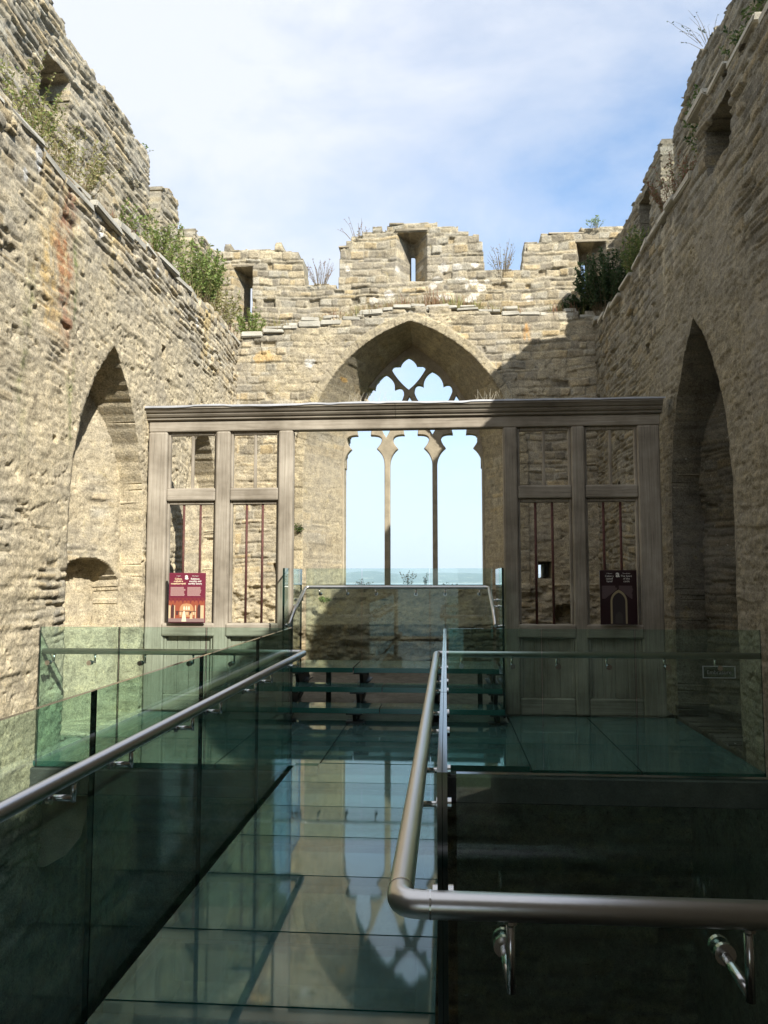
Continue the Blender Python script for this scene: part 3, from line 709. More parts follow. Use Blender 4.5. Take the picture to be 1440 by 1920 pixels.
# ------------------------------------------------------------ glass walkway, landing and stairs
XG0, XG1 = -1.31, -.05
wk = empty('glass_walkway', (-.68, 4.5, 0), 'narrow walkway of glass floor slabs running towards the great window', 'walkway')
js = [.35, 1.05, 1.75, 2.42, 3.09, 3.72, 4.41, 5.06, 5.72, 6.38, 7.02]
for a, b in zip(js, js[1:]):
    MB().pane((XG0, a + .006, -.045), (XG1, b - .006, 0), 2).build('floor_slab', [M['floor_glass'], M['floor_edge']], wk)
for x in (XG0 + .03, XG1 - .05): MB().box((x - .03, .3, -.30), (x + .03, 6.88, -.05)).build('edge_beam', M['dark_steel'], wk)
for y in js[1:-1:2]: MB().box((XG0 + .07, y - .02, -.22), (XG1 - .09, y + .02, -.055)).build('cross_beam', M['dark_steel'], wk)

ld = empty('glass_landing', (-.5, 8, 0), 'wide landing of large square glass floor slabs before the wooden screen', 'landing')
xsl = [-3.66, -2.91, -2.005, -1.10, -.195, .71, 1.615, 2.62]
for i, (a, b) in enumerate(zip(xsl, xsl[1:])):
    for (y0, y1) in ((7.04, 7.985), (8.0, 9.12 if -2.0 < (a + b) / 2 < .7 else 9.56)):
        yy = 6.92 if (y0 < 7.5 and not (b < -1.0 and a > -1.2) and not (-1.2 < a < -.1)) else y0
        MB().pane((a + .006, yy, -.045), (b - .006, y1, 0), 2).build('floor_slab', [M['floor_glass'], M['floor_edge']], ld)
for x in xsl[1:-1]: MB().box((x - .035, 7.1, -.24), (x + .035, 9.12, -.052)).build('support_beam', M['dark_steel'], ld)
MB().box((-3.66, 7.96, -.20), (2.62, 8.03, -.056)).build('support_beam', M['dark_steel'], ld)
M['dark_concrete'] = plain_stone('dark_concrete', (.05, .052, .048), (.10, .10, .09), 4)
b_ = MB().box((-3.68, 6.86, -.27), (2.64, 7.08, -.05), bev=.01); b_.build('front_beam', M['dark_concrete'], ld)
b_ = MB().box((-1.98, 9.13, -.35), (.70, 9.62, -.004), bev=.02, seg=2); b_.build('concrete_kerb', M['concrete'], ld)

gs = empty('glass_stairs', (-.6, 9.5, 0), 'short flight of open glass steps rising through the screen to a glass platform', 'stairs')
def gbox(name, x0, x1, y0, y1, z, th=.055): return MB().pane((x0, y0, z - th), (x1, y1, z), 2).build(name, [M['floor_glass'], M['floor_edge']], gs)
for (x0, x1) in ((-1.86, -.74), (-.73, .63)):
    gbox('tread', x0, x1, 8.85, 9.24, .18); gbox('tread', x0, x1, 9.20, 9.60, .36)
gbox('platform_slab', -1.86, -1.115, 9.56, 10.44, .54); gbox('platform_slab', -1.10, -.2, 9.56, 10.44, .54); gbox('platform_slab', -.19, .62, 9.56, 10.44, .54)
for x in (-1.80, -1.02, -.12, .56):
    s = MB()
    for k, (y0, y1, z) in enumerate(((8.88, 9.22, .125), (9.22, 9.58, .305), (9.58, 10.4, .485))):
        s.box((x - .09, y0, z - .022), (x + .09, y1, z - .002))
        s.prism([(y0 + .03, z - .022), (y1, z - .022), (y1, z - .15), (y0 + .12, z - .15)], 0, x - .02, x + .02)
        s.box((x - .07, y0 + .1, z - .165), (x + .07, y1, z - .15))
    s.prism([(8.98, -.02), (9.06, -.02), (10.4, .30), (10.4, .36), (8.98, .0)], 0, x - .03, x + .03)
    s.box((x - .1, 8.95, 0.0), (x + .1, 9.10, .02)); s.build('stringer', M['dark_steel'], gs)
for x in (-1.50, .42): MB().box((x - .03, 10.2, 0), (x + .03, 10.26, .48)).build('support_post', M['dark_concrete'], gs)
MB().box((-1.86, 10.1, .18), (.62, 10.16, .24)).build('support_beam', M['dark_concrete'], gs)

# ------------------------------------------------------------ glass balustrades and handrails
RR = .027
def fillet(pts, r=.06, n=6):
    pts = [Vector(p) for p in pts]; out = [pts[0]]
    for a, b, c in zip(pts, pts[1:], pts[2:]):
        d0 = (a - b).normalized(); d1 = (c - b).normalized()
        p0 = b + d0 * r; p1 = b + d1 * r
        for i in range(n + 1):
            t_ = i / n; out.append((1 - t_) ** 2 * p0 + 2 * t_ * (1 - t_) * b + t_ * t_ * p1)
    out.append(pts[-1]); return out
def rail(name, pts, parent, r=RR, fr=.05):
    o = MB().tube(fillet(pts, fr), r, 24).build(name, M['steel'], parent); return o
def collar(pts, parent_rail):
    for p, d in pts:
        MB().disc(p, d, RR + .0012, .004, 24).build('weld_ring', M['bright'], parent_rail)
def bracket(par, gp, dirv, rp, zr, r=.009):
    """gp: point on the glass, dirv: unit vector glass->rail, rp: point under the rail, zr: rail centre height"""
    gp = Vector(gp); d = Vector(dirv); rp = Vector(rp); b = MB()
    b.disc(gp + d * .018, d, .022, .012); b.disc(gp - d * .018, d, .022, .012)
    b.tube([gp - d * .02, rp], .0105, 12)
    b.tube([rp + Vector((0, 0, -.012)), (rp.x, rp.y, zr - RR + .004)], r, 10)
    b.disc((rp.x, rp.y, zr - RR), (0, 0, 1), .015, .006)
    return b.build('bracket', M['bright'], par)
GM = [M['glass'], M['glass_edge']]
# left
bl = empty('glass_balustrade', (-1.34, 5, 0), 'green glass balustrade with steel handrail along the left of the walkway and landing', 'balustrade')
ys = [.35, 1.65, 3.0, 4.35, 5.67, 6.93]
for a, b in zip(ys, ys[1:]):
    MB().pane((-1.355, a + .005, -.32), (-1.335, b - .005, 1.175), 0).build('glass_panel', GM, bl)
rl = rail('handrail', [(-1.245, .3, .95), (-1.245, 7.0, .95), (-3.64, 7.0, .95)], bl)
for y in (.9, 1.35, 1.9, 2.64, 3.13, 3.90, 4.39, 5.2, 5.68, 6.70): bracket(rl, (-1.345, y, .87), (1, 0, 0), (-1.245, y, .87), .95)
for a, b in ((-3.60, -2.885), (-2.875, -2.10), (-2.09, -1.36)):
    MB().pane((a, 6.89, -.04), (b, 6.91, 1.175), 1).build('glass_panel', GM, bl)
for x in (-3.52, -3.14, -2.68, -2.24, -1.87): bracket(rl, (x, 6.90, .86), (0, 1, 0), (x, 7.0, .86), .95)
# right
br = empty('glass_balustrade', (0, 5, 0), 'green glass balustrade whose steel handrail bends round the near right corner of the walkway', 'balustrade')
ys = [1.80, 3.05, 4.40, 5.72, 6.88]
for a, b in zip(ys, ys[1:]):
    MB().pane((-.0225, a, -.32), (-.0118, b - .008, 1.175), 0).pane((-.0105, a, -.32), (.0002, b - .008, 1.175), 0).build('glass_panel', GM, br)
rr_ = rail('handrail', [(2.64, 7.0, .95), (-.085, 7.0, .95), (-.098, 1.655, .95), (1.4, 1.655, .95)], br, fr=.045)
collar([((-.0975, 1.72, .95), (0, 1, 0)), ((-.035, 1.655, .95), (1, 0, 0))], rr_)
for y in (1.92, 2.66, 3.12, 3.90, 4.42, 5.28, 5.74, 6.62): bracket(rr_, (-.011, y, .87), (-1, 0, 0), (-.093, y, .87), .95)
for a, b in ((.02, .715), (.73, 1.42)):
    MB().pane((a, 1.79, -1.0), (b, 1.81, 1.175), 1).build('glass_panel', GM, br)
for x in (.118, .575, 1.0): bracket(rr_, (x, 1.80, .82), (0, -1, 0), (x + .005, 1.655, .80), .95)
for a, b in ((.02, .80), (.81, 1.575), (1.585, 2.60)):
    MB().pane((a, 6.89, -.04), (b, 6.91, 1.175), 1).build('glass_panel', GM, br)
for x in (.13, .56, .94, 1.36, 1.84, 2.26): bracket(rr_, (x, 6.90, .86), (0, 1, 0), (x, 7.0, .86), .95)
MB().box((.01, 1.815, -.42), (2.7, 1.9, -.05)).build('edge_beam', M['dark_steel'], br)
# stairs
bs_ = empty('glass_balustrade', (-.6, 10.3, .54), 'clear glass balustrade with steel handrail round three sides of the raised stair platform', 'balustrade')
GC = [M['clear'], M['glass_edge']]
for a, b in ((-1.84, -1.105), (-1.095, -.215), (-.205, .60)):
    MB().pane((a, 10.45, .42), (b, 10.465, 1.735), 1).build('glass_panel', GC, bs_)
for x in (-1.905, .655):
    MB().pane((x - .012, 9.3, .02), (x + .012, 10.44, 1.725), 0).build('glass_panel', GM if x > 0 else GC, bs_)
r3 = rail('handrail', [(-1.835, 9.30, 1.06), (-1.83, 9.62, 1.24), (-1.83, 10.36, 1.49), (.55, 10.36, 1.49), (.56, 9.62, 1.24), (.565, 9.30, 1.06)], bs_, r=.022)
for x in (-1.65, -1.29, -.91, -.39, -.01, .43): bracket(r3, (x, 10.457, 1.40), (0, -1, 0), (x, 10.36, 1.40), 1.49)
for y, z in ((9.42, 1.05), (9.9, 1.26), (10.15, 1.33)):
    bracket(r3, (-1.905, y, z), (1, 0, 0), (-1.832, y, z), z + .09); bracket(r3, (.655, y, z), (-1, 0, 0), (.56, y, z), z + .09)

# ------------------------------------------------------------ oak screen
SY = 9.6
sn = empty('wooden_screen', (-.57, SY, 0), 'weathered oak screen with moulded cornice, barred openings and a wide central opening', 'wooden screen')
def post(x0, x1, z1=3.43, y0=SY, d=.15): MB().box((x0, y0, 0), (x1, y0 + d, z1), bev=.022, seg=2).build('post', M['woodz'], sn)
posts = [(-3.70, -3.46), (-2.84, -2.66), (-2.05, -1.87), (.70, .87), (1.51, 1.67), (2.29, 2.55)]
for a, b in posts: post(a, b)
bays = [(-3.46, -2.84), (-2.66, -2.05), (.87, 1.51), (1.67, 2.29)]
def rail_w(name, x0, x1, z0, z1, yo=.012, d=.12, bev=.02): return MB().box((x0, SY + yo, z0), (x1, SY + yo + d, z1), bev=bev, seg=2).build(name, M['woodx'], sn)
for a, b in bays:
    rail_w('mid_rail', a, b, 2.56, 2.72); rail_w('sill_rail', a - .02, b + .02, .90, 1.06, -.014, .15); rail_w('bottom_rail', a, b, 0, .20)
    # chamfered frames inside each opening
    for (z0, z1) in ((1.06, 2.56), (2.72, 3.43)):
        fr = MB()
        for (xa, xb) in ((a, a + .03), (b - .03, b)):
            fr.box((xa, SY + .05, z0), (xb, SY + .11, z1), bev=.006)
        fr.box((a + .03, SY + .05, z1 - .045), (b - .03, SY + .11, z1), bev=.008)
        fr.build('frame_moulding', M['woodz'], sn)
    c_ = (a + b) / 2
    MB().box((c_ - .017, SY + .06, 2.72), (c_ + .017, SY + .10, 3.39), bev=.005).build('mullion', M['woodz'], sn)
    pn = MB(); n_ = 4; wd = (b - a - .04) / n_
    for i in range(n_): pn.box((a + .02 + i * wd + .002, SY + .06, .20), (a + .02 + (i + 1) * wd - .002, SY + .085, .90), bev=.004)
    pn.build('lower_panel', M['woodz'], sn)
    for xa in (a, b - .035): MB().box((xa, SY + .03, .20), (xa + .035, SY + .06, .90), bev=.008).build('panel_moulding', M['woodz'], sn)
for x in (-3.25, -3.04, -2.455, -2.255, 1.08, 1.28, 1.885, 2.085):
    MB().tube([(x, SY + .08, 1.04), (x, SY + .08, 2.57)], .0155, 8).build('iron_bar', M['rust'], sn)
MB().box((-3.70, SY + .008, 3.43), (2.56, SY + .16, 3.566), bev=.015, seg=2).build('head_beam', M['woodx'], sn)
cprof = [(SY + .18, 3.55), (SY - .01, 3.55), (SY - .03, 3.565), (SY - .03, 3.59), (SY - .055, 3.60), (SY - .075, 3.625), (SY - .075, 3.645), (SY - .10, 3.655), (SY - .125, 3.69), (SY - .14, 3.70), (SY - .14, 3.735), (SY + .18, 3.735)]
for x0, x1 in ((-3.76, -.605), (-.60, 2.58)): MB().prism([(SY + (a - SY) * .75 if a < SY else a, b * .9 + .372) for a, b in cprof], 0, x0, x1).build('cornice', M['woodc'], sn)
# dressed lead flashing with uneven lip
bm = bmesh.new(); nx = 120; row = []
for i in range(nx + 1):
    x = -3.78 + (6.38) * i / nx; dz = .008 * (float(vn(np.array(x * 5.), np.array(0.), 7)) - .5) * 2; zz = 3.742 + dz
    row.append([bm.verts.new(q) for q in ((x, SY - .115, zz - .018 - abs(dz)), (x, SY - .118, zz), (x, SY - .03, zz + .016), (x, SY + .20, zz + .018), (x, SY + .20, 3.70), )])
for a, b in zip(row, row[1:]):
    for k in range(4): f = bm.faces.new((a[k], b[k], b[k + 1], a[k + 1])); f.smooth = True
me = bpy.data.meshes.new('lead_flashing'); bm.to_mesh(me); bm.free(); me.materials.append(M['lead']); link('lead_flashing', me, sn)
# bird spikes along the top
bm = MB(); rs = random.Random(8)
x = -2.7
while x < 1.9:
    dens = 2 if vn(np.array(x * 2.1), np.array(0.), 3) > .52 else 0
    for _ in range(dens):
        b0 = Vector((x + rs.uniform(-.02, .02), SY + rs.uniform(-.06, .1), 3.765)); h_ = rs.uniform(.06, .15)
        bm.tube([b0, b0 + Vector((rs.uniform(-.06, .06), rs.uniform(-.05, .05), h_))], [.0022, .001], 4, False)
    x += rs.uniform(.02, .06) if rs.random() > .06 else .2
o = bm.build('bird_spikes', simple('pale_plastic', (.50, .46, .36), .6)); tag(o, 'strip of thin pale bird spikes on top of the screen cornice', 'bird spikes')

# ------------------------------------------------------------ information boards and glass sign
def text(s, size, x, z, y, mat, parent, name='lettering', align='CENTER', bold=0.0):
    c = bpy.data.curves.new(name, 'FONT'); c.body = s; c.size = size; c.align_x = align; c.fill_mode = 'FRONT'; c.offset = bold; c.extrude = .0004; c.space_line = .95
    o = bpy.data.objects.new('tmp', c); COL.objects.link(o); bpy.context.view_layer.update()
    me = bpy.data.meshes.new_from_object(o.evaluated_get(bpy.context.evaluated_depsgraph_get())); bpy.data.objects.remove(o)
    me.transform(Matrix.Translation((x, y, z)) @ Matrix.Rotation(math.pi / 2, 4, 'X')); me.name = name
    me.materials.clear(); me.materials.append(mat); return link(name, me, parent)
white = simple('white_print', (.80, .76, .70), .6); cream = simple('cream_print', (.85, .66, .42), .6)
def quadmb(m_, x0, x1, z0, z1, y, mi=0): m_.poly([(x0, y, z0), (x1, y, z0), (x1, y, z1), (x0, y, z1)], mi)
def archpoly(m_, xc, hw, z0, zs, h, y, mi=0, n=8):
    R = (hw * hw + h * h) / (2 * hw); pts = [(xc - hw, y, z0), (xc + hw, y, z0)]
    for i in range(n): zz = h * i / n; pts.append((xc + math.sqrt(R * R - zz * zz) - (R - hw), y, zs + zz))
    pts.append((xc, y, zs + h))
    for i in range(n - 1, -1, -1): zz = h * i / n; pts.append((xc - math.sqrt(R * R - zz * zz) + (R - hw), y, zs + zz))
    m_.poly(pts, mi)
def board(x0, x1, z0, z1, label, left):
    yb = SY - .06; e = empty('information_board', ((x0 + x1) / 2, yb, z0), label, 'information board')
    W = x1 - x0; Hh = z1 - z0; xc = (x0 + x1) / 2
    bc = (.16, .022, .045) if left else (.022, .006, .009)
    MB().box((x0, yb, z0), (x1, yb + .02, z1), bev=.004).build('backing_board', simple('dark_red_print', bc, .38, 0, .5), e)
    y = yb - .002
    fx = lambda a: x0 + W * a; fz = lambda a: z1 - Hh * a
    text('a', Hh * .16, fx(.485), fz(.125), y, white, e, 'emblem', bold=.003)
    if left:
        text('Y capel', Hh * .028, fx(.26), fz(.07), y, white, e); text('The chapel', Hh * .028, fx(.72), fz(.07), y, white, e)
        text('Cyfuno\ncrefydd a\nmoethusrwydd', Hh * .050, fx(.26), fz(.135), y, cream, e, bold=.0006)
        text('Religious\nworship and\nearthly luxury', Hh * .050, fx(.72), fz(.135), y, white, e, bold=.0006)
    else:
        text('Y ffenestr', Hh * .028, fx(.26), fz(.07), y, white, e); text('The window', Hh * .028, fx(.72), fz(.07), y, white, e)
        text('Calon y\ncastell\nhynaf', Hh * .050, fx(.26), fz(.125), y, white, e); text('The heart\nof the\ncastle', Hh * .050, fx(.72), fz(.125), y, white, e)
    tm = MB(); rs = random.Random(2)
    for side, a0, a1 in ((0, .05, .46), (1, .51, .90)):
        for i in range(9 if left else 13):
            zz = fz((.285 if left else .29) + i * (.0205 if left else .0185)); aa = a1 - rs.uniform(0, .05) if i < 8 else a1 - .03
            if not left and i > 3: 
                if side == 0: aa = a1 - .035 * (i - 3)
            s0 = a0 + (.035 * max(0, i - 3) * (1 if side and not left else 0))
            quadmb(tm, fx(s0), fx(aa), zz - Hh * .0085, zz, y)
    tm.build('paragraph_lines', simple('faint_print', (.62, .42, .38) if left else (.20, .14, .14), .6), e)
    pic = MB(); mats = [simple('picture_tone', c_, .5) for c_ in ((.30, .075, .04), (.48, .25, .12), (.58, .44, .27), (.07, .03, .03), (.70, .64, .45), (.26, .17, .16), (.19, .03, .035))]
    if left:
        zb, zt = z0 + .012, fz(.52)
        quadmb(pic, x0 + .004, x1 - .004, zb, zt - .02, y, 0)
        for i in range(9):                                # toothed red edge of the vault
            a = .02 + i * .107; pic.poly([(fx(a), y - .001, zt + .012), (fx(a + .107), y - .001, zt + .012), (fx(a + .053), y - .001, zt - .045 - .02 * (i % 2))], 6)
        archpoly(pic, xc, W * .19, zb + Hh * .10, zb + Hh * .25, Hh * .12, y - .0015, 1)
        for a in (-.065, 0, .065): archpoly(pic, xc + W * a, W * .024, zb + Hh * .24, zb + Hh * .27, Hh * .05, y - .0025, 4)
        for a in (.10, .82): archpoly(pic, fx(a + .02), W * .045, zb + Hh * .08, zb + Hh * .26, Hh * .10, y - .0015, 3)
        for a, b_ in ((.01, .065), (.16, .185), (.73, .76), (.88, .97)): quadmb(pic, fx(a), fx(b_), zb + Hh * .03, zb + Hh * .33, y - .002, 2)
        for i in range(6): quadmb(pic, fx(.22 + i * .09), fx(.27 + i * .09), zb + Hh * .14, zb + Hh * .20, y - .003, 2 if i % 2 else 3)
        quadmb(pic, fx(.2), fx(.76), zb + Hh * .205, zb + Hh * .215, y - .0035, 3)
        quadmb(pic, x0 + .004, x1 - .004, zb, zb + Hh * .07, y - .004, 5)
        pic.poly([(fx(.37), y - .005, zb + .004), (fx(.50), y - .005, zb + .004), (fx(.47), y - .005, zb + Hh * .19), (fx(.44), y - .005, zb + Hh * .23), (fx(.40), y - .005, zb + Hh * .19)], 4)
        pic.poly([(fx(.59), y - .005, zb + Hh * .06), (fx(.67), y - .005, zb + Hh * .06), (fx(.65), y - .005, zb + Hh * .17), (fx(.61), y - .005, zb + Hh * .17)], 2)
    else:
        gold = 2
        archpoly(pic, xc - W * .0, W * .225, z0 + .012, z0 + Hh * .42, Hh * .22, y, gold)
        archpoly(pic, xc - W * .0, W * .175, z0 + .012, z0 + Hh * .42, Hh * .17, y - .0015, 3)
        archpoly(pic, xc - W * .0, W * .10, z0 + .012, z0 + Hh * .14, Hh * .10, y - .003, 6)
    pic.build('picture', mats if left else [simple('dim_' + str(i), c_, .5) for i, c_ in enumerate(((.1, .05, .03), (.2, .12, .06), (.32, .26, .15), (.03, .02, .02), (.3, .3, .2), (.1, .08, .08), (.05, .04, .035)))], e)
    return e
board(-3.375, -2.92, 1.065, 1.67, 'dark red information board with white and cream text and a vaulted chapel picture', True)
board(1.80, 2.225, 1.065, 1.70, 'nearly black information board with a golden pointed arch picture', False)
sg = empty('glass_sign', (2.25, 6.88, .82), 'small clear sign with pale border on the right landing glass', 'sign')
pm = simple('sign_border', (.35, .40, .38), .4); s = MB()
for q in ((2.12, 2.385, .872, .878), (2.12, 2.385, .778, .784), (2.12, 2.127, .784, .872), (2.378, 2.385, .784, .872)): s.box((q[0], 6.877, q[2]), (q[1], 6.883, q[3]))
s.build('border', pm, sg); text('Embrasure', .046, 2.2525, .812, 6.88, simple('sign_letters', (.25, .29, .27), .5), sg)
MB().pane((2.127, 6.884, .784), (2.378, 6.888, .872), 1).build('plate', GC, sg)

# ------------------------------------------------------------ plants
def leaf_mat(name, c1, c2):
    m, t, p = new_mat(name); oi = N(t, 'ShaderNodeNewGeometry'); n = noise(t, 14, 3, .6, oi.outputs['Position'])
    r = ramp(t, n.outputs['Fac'], [(.35, c1), (.65, c2)]); t.links.new(r.outputs[0], p.inputs['Base Color'])
    p.inputs['Roughness'].default_value = .6; p.inputs['Specular IOR Level'].default_value = .3
    tl = N(t, 'ShaderNodeBsdfTranslucent'); t.links.new(r.outputs[0], tl.inputs['Color'])
    mm = N(t, 'ShaderNodeMixShader'); mm.inputs[0].default_value = .35
    t.links.new(p.outputs[0], mm.inputs[1]); t.links.new(tl.outputs[0], mm.inputs[2]); t.links.new(mm.outputs[0], t.nodes['Material Output'].inputs['Surface'])
    return m
LM = {'mid': leaf_mat('mid_leaf', (.07, .12, .03), (.17, .22, .07)), 'green': leaf_mat('fresh_leaf', (.12, .19, .04), (.27, .34, .10)), 'dark': leaf_mat('dark_leaf', (.025, .055, .02), (.07, .11, .04)),  # mid: medium green, between the fresh and the dark foliage
      'dry': leaf_mat('dry_leaf', (.22, .17, .08), (.36, .29, .15)), 'red': leaf_mat('red_stalk', (.20, .09, .06), (.30, .17, .10)), 'olive': leaf_mat('olive_leaf', (.20, .22, .07), (.38, .36, .15))}
STEM = simple('plant_stem', (.17, .13, .07), .8)
def plant(name, loc, h, w_, n, leaves, mats, label, cat, seed, ls=.045, lean=(0, 0), stiff=.5, group=None, stem_r=.003, leafw=.45):
    if name == 'ledge_bush': ls *= 1.05; leaves = int(leaves * 2.2)
    rs = random.Random(seed); root = empty(name, loc, label, cat, group); L0 = Vector(loc)
    sm_ = MB(); bm = bmesh.new()
    for i in range(n):
        a = rs.uniform(0, 6.283); rad = w_ * math.sqrt(rs.random()); hh = h * rs.uniform(.5, 1) * (1 - .35 * (rad / w_) ** 2)
        b0 = L0 + Vector((math.cos(a) * rad * .35, math.sin(a) * rad * .35, 0))
        tip = L0 + Vector((math.cos(a) * rad + lean[0] * hh, math.sin(a) * rad + lean[1] * hh, hh))
        mid = (b0 + tip) / 2 + Vector((rs.uniform(-.1, .1) * w_, rs.uniform(-.1, .1) * w_, hh * .12))
        pts = [b0, mid, tip]; sm_.tube(pts, [stem_r, stem_r * .8, stem_r * .4], 4, False)
        for k in range(leaves):
            t_ = rs.uniform(.15, 1.0) ** .8; p_ = (1 - t_) ** 2 * b0 + 2 * t_ * (1 - t_) * mid + t_ ** 2 * tip
            d = Vector((rs.uniform(-1, 1), rs.uniform(-1, 1), rs.uniform(-.3, .9))).normalized()
            s_ = ls * rs.uniform(.5, 1.25); sd_ = d.cross(Vector((rs.uniform(-1, 1), rs.uniform(-1, 1), rs.uniform(-1, 1)))).normalized() * s_ * leafw
            q = [p_, p_ + d * s_ * .5 + sd_ * .5, p_ + d * s_, p_ + d * s_ * .5 - sd_ * .5]
            f = bm.faces.new([bm.verts.new(v) for v in q]); f.material_index = rs.choice([0, 0, 0, 1]) if len(mats) > 1 else 0
    sm_.build('stems', STEM, root)
    me = bpy.data.meshes.new('foliage'); bm.to_mesh(me); bm.free()
    for k in mats: me.materials.append(LM[k])
    link('foliage', me, root); return root
def tuft(name, loc, h, w_, n, mat, label, cat, seed, group=None, bw=.006):
    """grass tuft: narrow bent blades"""
    rs = random.Random(seed); bm = bmesh.new(); L0 = Vector(loc)
    blades(bm, rs, L0, h, w_, n, bw)
    me = bpy.data.meshes.new(name); bm.to_mesh(me); bm.free(); me.materials.append(LM[mat]); return tag(link(name, me), label, cat, group)
def blades(bm, rs, L0, h, w_, n, bw):
    for i in range(n):
        a = rs.uniform(0, 6.283); rd = w_ * rs.random() * .5; b0 = L0 + Vector((math.cos(a) * rd, math.sin(a) * rd, 0)); hh = h * rs.uniform(.4, 1)
        o_ = Vector((math.cos(a), math.sin(a), 0)) * w_ * rs.uniform(.1, .6); mid = b0 + o_ * .3 + Vector((0, 0, hh * .6)); tip = b0 + o_ + Vector((0, 0, hh * rs.uniform(.75, 1)))
        s_ = Vector((-math.sin(a + 1), math.cos(a + 1), 0)) * bw
        v = [bm.verts.new(x_) for x_ in (b0 - s_, b0 + s_, mid + s_ * .8, tip, mid - s_ * .8)]; bm.faces.new(v)
LZ = lambda y: float(np.interp(y, [6.1, 7.4, 8.25, 9, 9.9, 11.7, 14], [5.56, 5.5, 5.57, 5.72, 5.83, 5.92, 6.07]))
RZ = lambda y: float(np.interp(y, rt_x, rt_z))
plant('ledge_bush', (-3.98, 12.3, 5.95), 1.25, .50, 90, 26, ['green', 'olive'], 'large bright green bush on the left ledge near the far corner', 'bush', 1, .055)
plant('ledge_bush', (-4.0, 13.6, 6.0), 1.1, .45, 45, 22, ['olive', 'dry'], 'loose olive bush filling the last gap of the left battlements', 'bush', 2, .05)
plant('ledge_bush', (-3.95, 10.4, 5.86), .75, .5, 50, 20, ['green', 'olive'], 'low green clump spreading along the middle of the left ledge', 'bush', 3, .045)
plant('ledge_bush', (-3.95, 7.8, 5.52), 1.05, .55, 60, 18, ['olive', 'dry'], 'straggly yellow-green clump under the dark square hole of the left parapet', 'bush', 4, .04)
plant('ledge_bush', (-3.95, 6.9, 5.52), 1.1, .5, 50, 18, ['olive', 'green'], 'straggly green clump nearest the viewer on the left ledge', 'bush', 5, .04)
plant('wall_plant', (-3.9, 9.0, 5.74), .5, .25, 14, 12, ['green'], 'thin sprig leaning over the left ledge above the niche', 'wall plant', 6, .05, lean=(.4, 0))
plant('wall_plant', (-4.75, 11.68, 6.9), .75, .30, 45, 18, ['green', 'olive'], 'green bushy plant in the first gap of the left battlements', 'wall plant', 7, .05)
plant('wall_plant', (-4.6, 11.35, 8.02), .28, .12, 6, 8, ['green'], 'tiny sprig sprouting from the end of the tall left merlon', 'wall plant', 8, .045, lean=(.5, .4))
plant('wall_plant', (-4.7, 13.15, 6.95), .95, .35, 40, 18, ['olive', 'green'], 'tall feathery plant in the second gap of the left battlements', 'wall plant', 9, .045)
plant('ledge_bush', (-3.75, 14.8, 6.15), .75, .4, 40, 20, ['green', 'olive'], 'green bush in the left corner below the first arrow slit', 'bush', 10, .05)
plant('ledge_bush', (2.95, 14.35, 6.35), 1.35, .62, 120, 34, ['dark', 'dark'], 'big dark green bush in the right corner beside the right arrow slit', 'bush', 11, .06)
plant('ledge_bush', (2.55, 14.75, 6.42), .55, .42, 50, 26, ['dark'], 'low dark bush spilling along the foot of the right corner battlement', 'bush', 12, .06)
plant('ledge_bush', (3.1, 8.8, 6.3), 1.05, .42, 60, 22, ['mid', 'dark'], 'dark ivy-like growth climbing the near right parapet above the stone slab', 'bush', 13, .05)
plant('ledge_bush', (3.15, 7.75, 6.5), .95, .38, 60, 22, ['mid', 'dark'], 'dark bush at the top right edge of the picture', 'bush', 14, .05)
plant('ledge_bush', (2.98, 9.9, 6.05), 1.05, .45, 70, 20, ['red', 'mid'], 'brown and red dead stalks on the right ledge beside the notch', 'bush', 15, .03)
plant('ledge_bush', (2.95, 12.0, 6.05), 1.0, .35, 55, 22, ['mid', 'olive'], 'small dark bush on the right ledge below the leaning slab', 'bush', 16, .05)
plant('wall_plant', (3.45, 10.2, 8.6), .45, .35, 12, 6, ['dark'], 'wiry twigs overhanging the top of the right parapet', 'wall plant', 17, .035, lean=(-.6, 0))
plant('wall_plant', (-2.45, 15.3, 7.42), .65, .38, 34, 9, ['red', 'dry'], 'reddish dead stalks in the gap left of the central merlon', 'wall plant', 18, .03, stem_r=.004)
plant('wall_plant', (1.15, 15.3, 7.56), .75, .34, 34, 9, ['dry', 'olive'], 'tall bleached stalks in the gap right of the central merlon', 'wall plant', 19, .035, stem_r=.004)
plant('wall_plant', (-1.75, 15.3, 8.35), .55, .35, 14, 7, ['red', 'olive'], 'bare branching weed on top of the central merlon', 'wall plant', 20, .035, lean=(-.3, 0), stem_r=.004)
plant('wall_plant', (2.95, 15.25, 8.38), .3, .2, 14, 12, ['green'], 'small green sprig on the cap of the right merlon', 'wall plant', 21, .045)
plant('wall_fern', (-2.70, EY - .05, 2.42), .22, .12, 18, 14, ['dark', 'green'], 'small green fern on the left jamb of the great window', 'fern', 22, .045, lean=(0, -.3))
plant('sill_plant', (-.72, 15.1, 1.42), .42, .20, 9, 12, ['dark', 'dry'], 'twiggy plant on the sill between the two mullions', 'sill plant', 23, .045)
plant('sill_plant', (-.38, 15.15, 1.44), .30, .10, 5, 10, ['dark'], 'slender sprig on the sill just left of the right mullion', 'sill plant', 24, .04)
plant('sill_plant', (-1.55, 15.2, 1.42), .20, .28, 16, 7, ['dark', 'dry'], 'low creeping weeds on the sill left of the left mullion', 'sill plant', 25, .035)
plant('sill_plant', (.1, 15.2, 1.42), .12, .22, 14, 6, ['dark'], 'short weeds on the sill right of the right mullion', 'sill plant', 26, .03)
plant('sill_plant', (-2.2, 14.45, 1.15), .16, .12, 22, 14, ['green'], 'bright green moss plant at the left end of the sloping sill', 'sill plant', 27, .035)
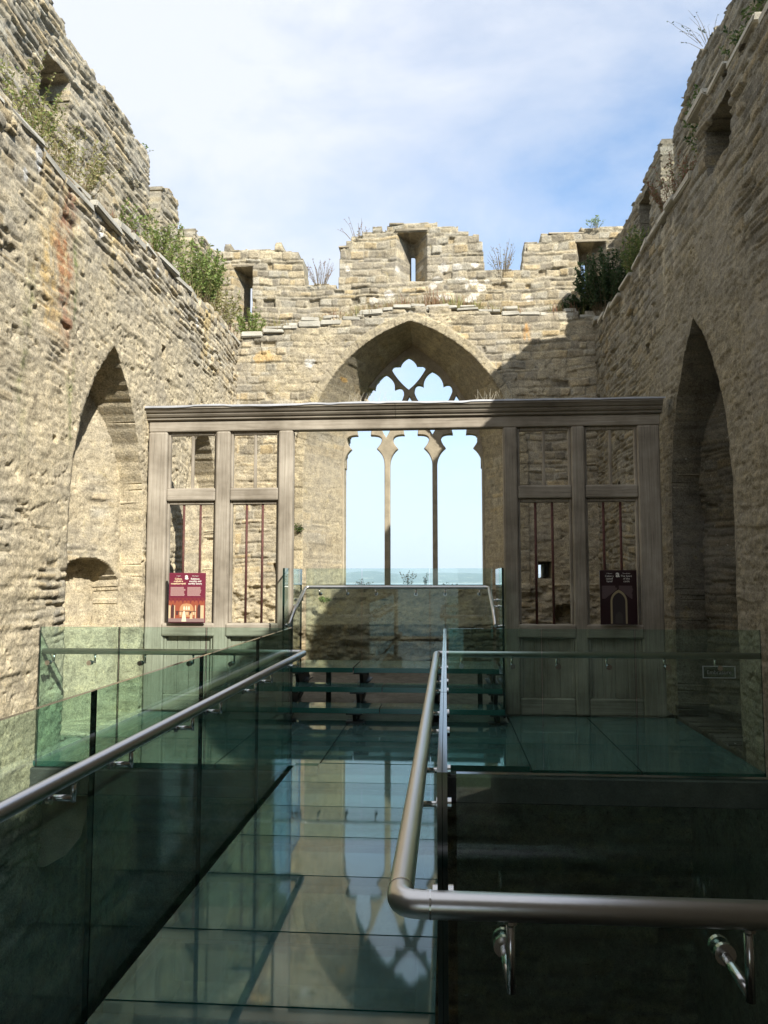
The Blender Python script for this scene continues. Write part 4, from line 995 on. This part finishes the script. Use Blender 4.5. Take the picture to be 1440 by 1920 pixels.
# dry grass and weeds along the wall walks: nobody could count the blades
bm = bmesh.new(); rs = random.Random(40)
for i in range(420):
    x = rs.uniform(-3.4, 2.6); y = rs.uniform(14.45, 15.0); z = float(np.interp(x, [-4.6, -3.0, -2.0, -1.2, -.7, 0, .7, 1.3, 2.7], [6.15, 6.28, 6.42, 6.60, 6.66, 6.64, 6.56, 6.48, 6.38])) - .04
    if vn(np.array(x * 2.3), np.array(y), 6) < .28: continue
    n0 = len(bm.faces); blades(bm, rs, Vector((x, y, z)), rs.uniform(.2, .55) * (.5 + vn(np.array(x * 1.7), np.array(0.), 9)), .20, 11, .0055); bm.faces.ensure_lookup_table(); mi = rs.choice((0, 0, 1, 2))
    for f in bm.faces[n0:]: f.material_index = mi
for i in range(260):
    y = rs.uniform(6.2, 14.2); z = LZ(y) - .02; n0 = len(bm.faces); blades(bm, rs, Vector((rs.uniform(-4.3, -3.85), y, z)), rs.uniform(.15, .45), .16, 10, .006); bm.faces.ensure_lookup_table(); mi = rs.choice((0, 1, 2))
    for f in bm.faces[n0:]: f.material_index = mi
for i in range(90):
    y = rs.uniform(6.2, 14.2); z = RZ(y) - .02; n0 = len(bm.faces); blades(bm, rs, Vector((rs.uniform(3.0, 3.4), y, z)), rs.uniform(.12, .35), .16, 10, .0045); bm.faces.ensure_lookup_table(); mi = rs.choice((1, 3))
    for f in bm.faces[n0:]: f.material_index = mi
me = bpy.data.meshes.new('wall_walk_grass'); bm.to_mesh(me); bm.free()
for k in ('dry', 'olive', 'red', 'dark'): me.materials.append(LM[k])
tag(link('wall_walk_grass', me), 'dry grass and reddish weeds growing along the tops of the walls', 'grass', kind='stuff')

# ------------------------------------------------------------ sea air
hb = MB().box((-16000, -400, -56), (16000, 16000, 420)); hm = bpy.data.materials.new('haze'); hm.use_nodes = True; t = hm.node_tree; t.nodes.clear()
o_ = N(t, 'ShaderNodeOutputMaterial'); pv = N(t, 'ShaderNodeVolumePrincipled'); pv.inputs['Color'].default_value = (.74, .88, 1, 1); pv.inputs['Density'].default_value = 1.15e-4
t.links.new(pv.outputs[0], o_.inputs['Volume']); tag(hb.build('haze', hm), kind='stuff')
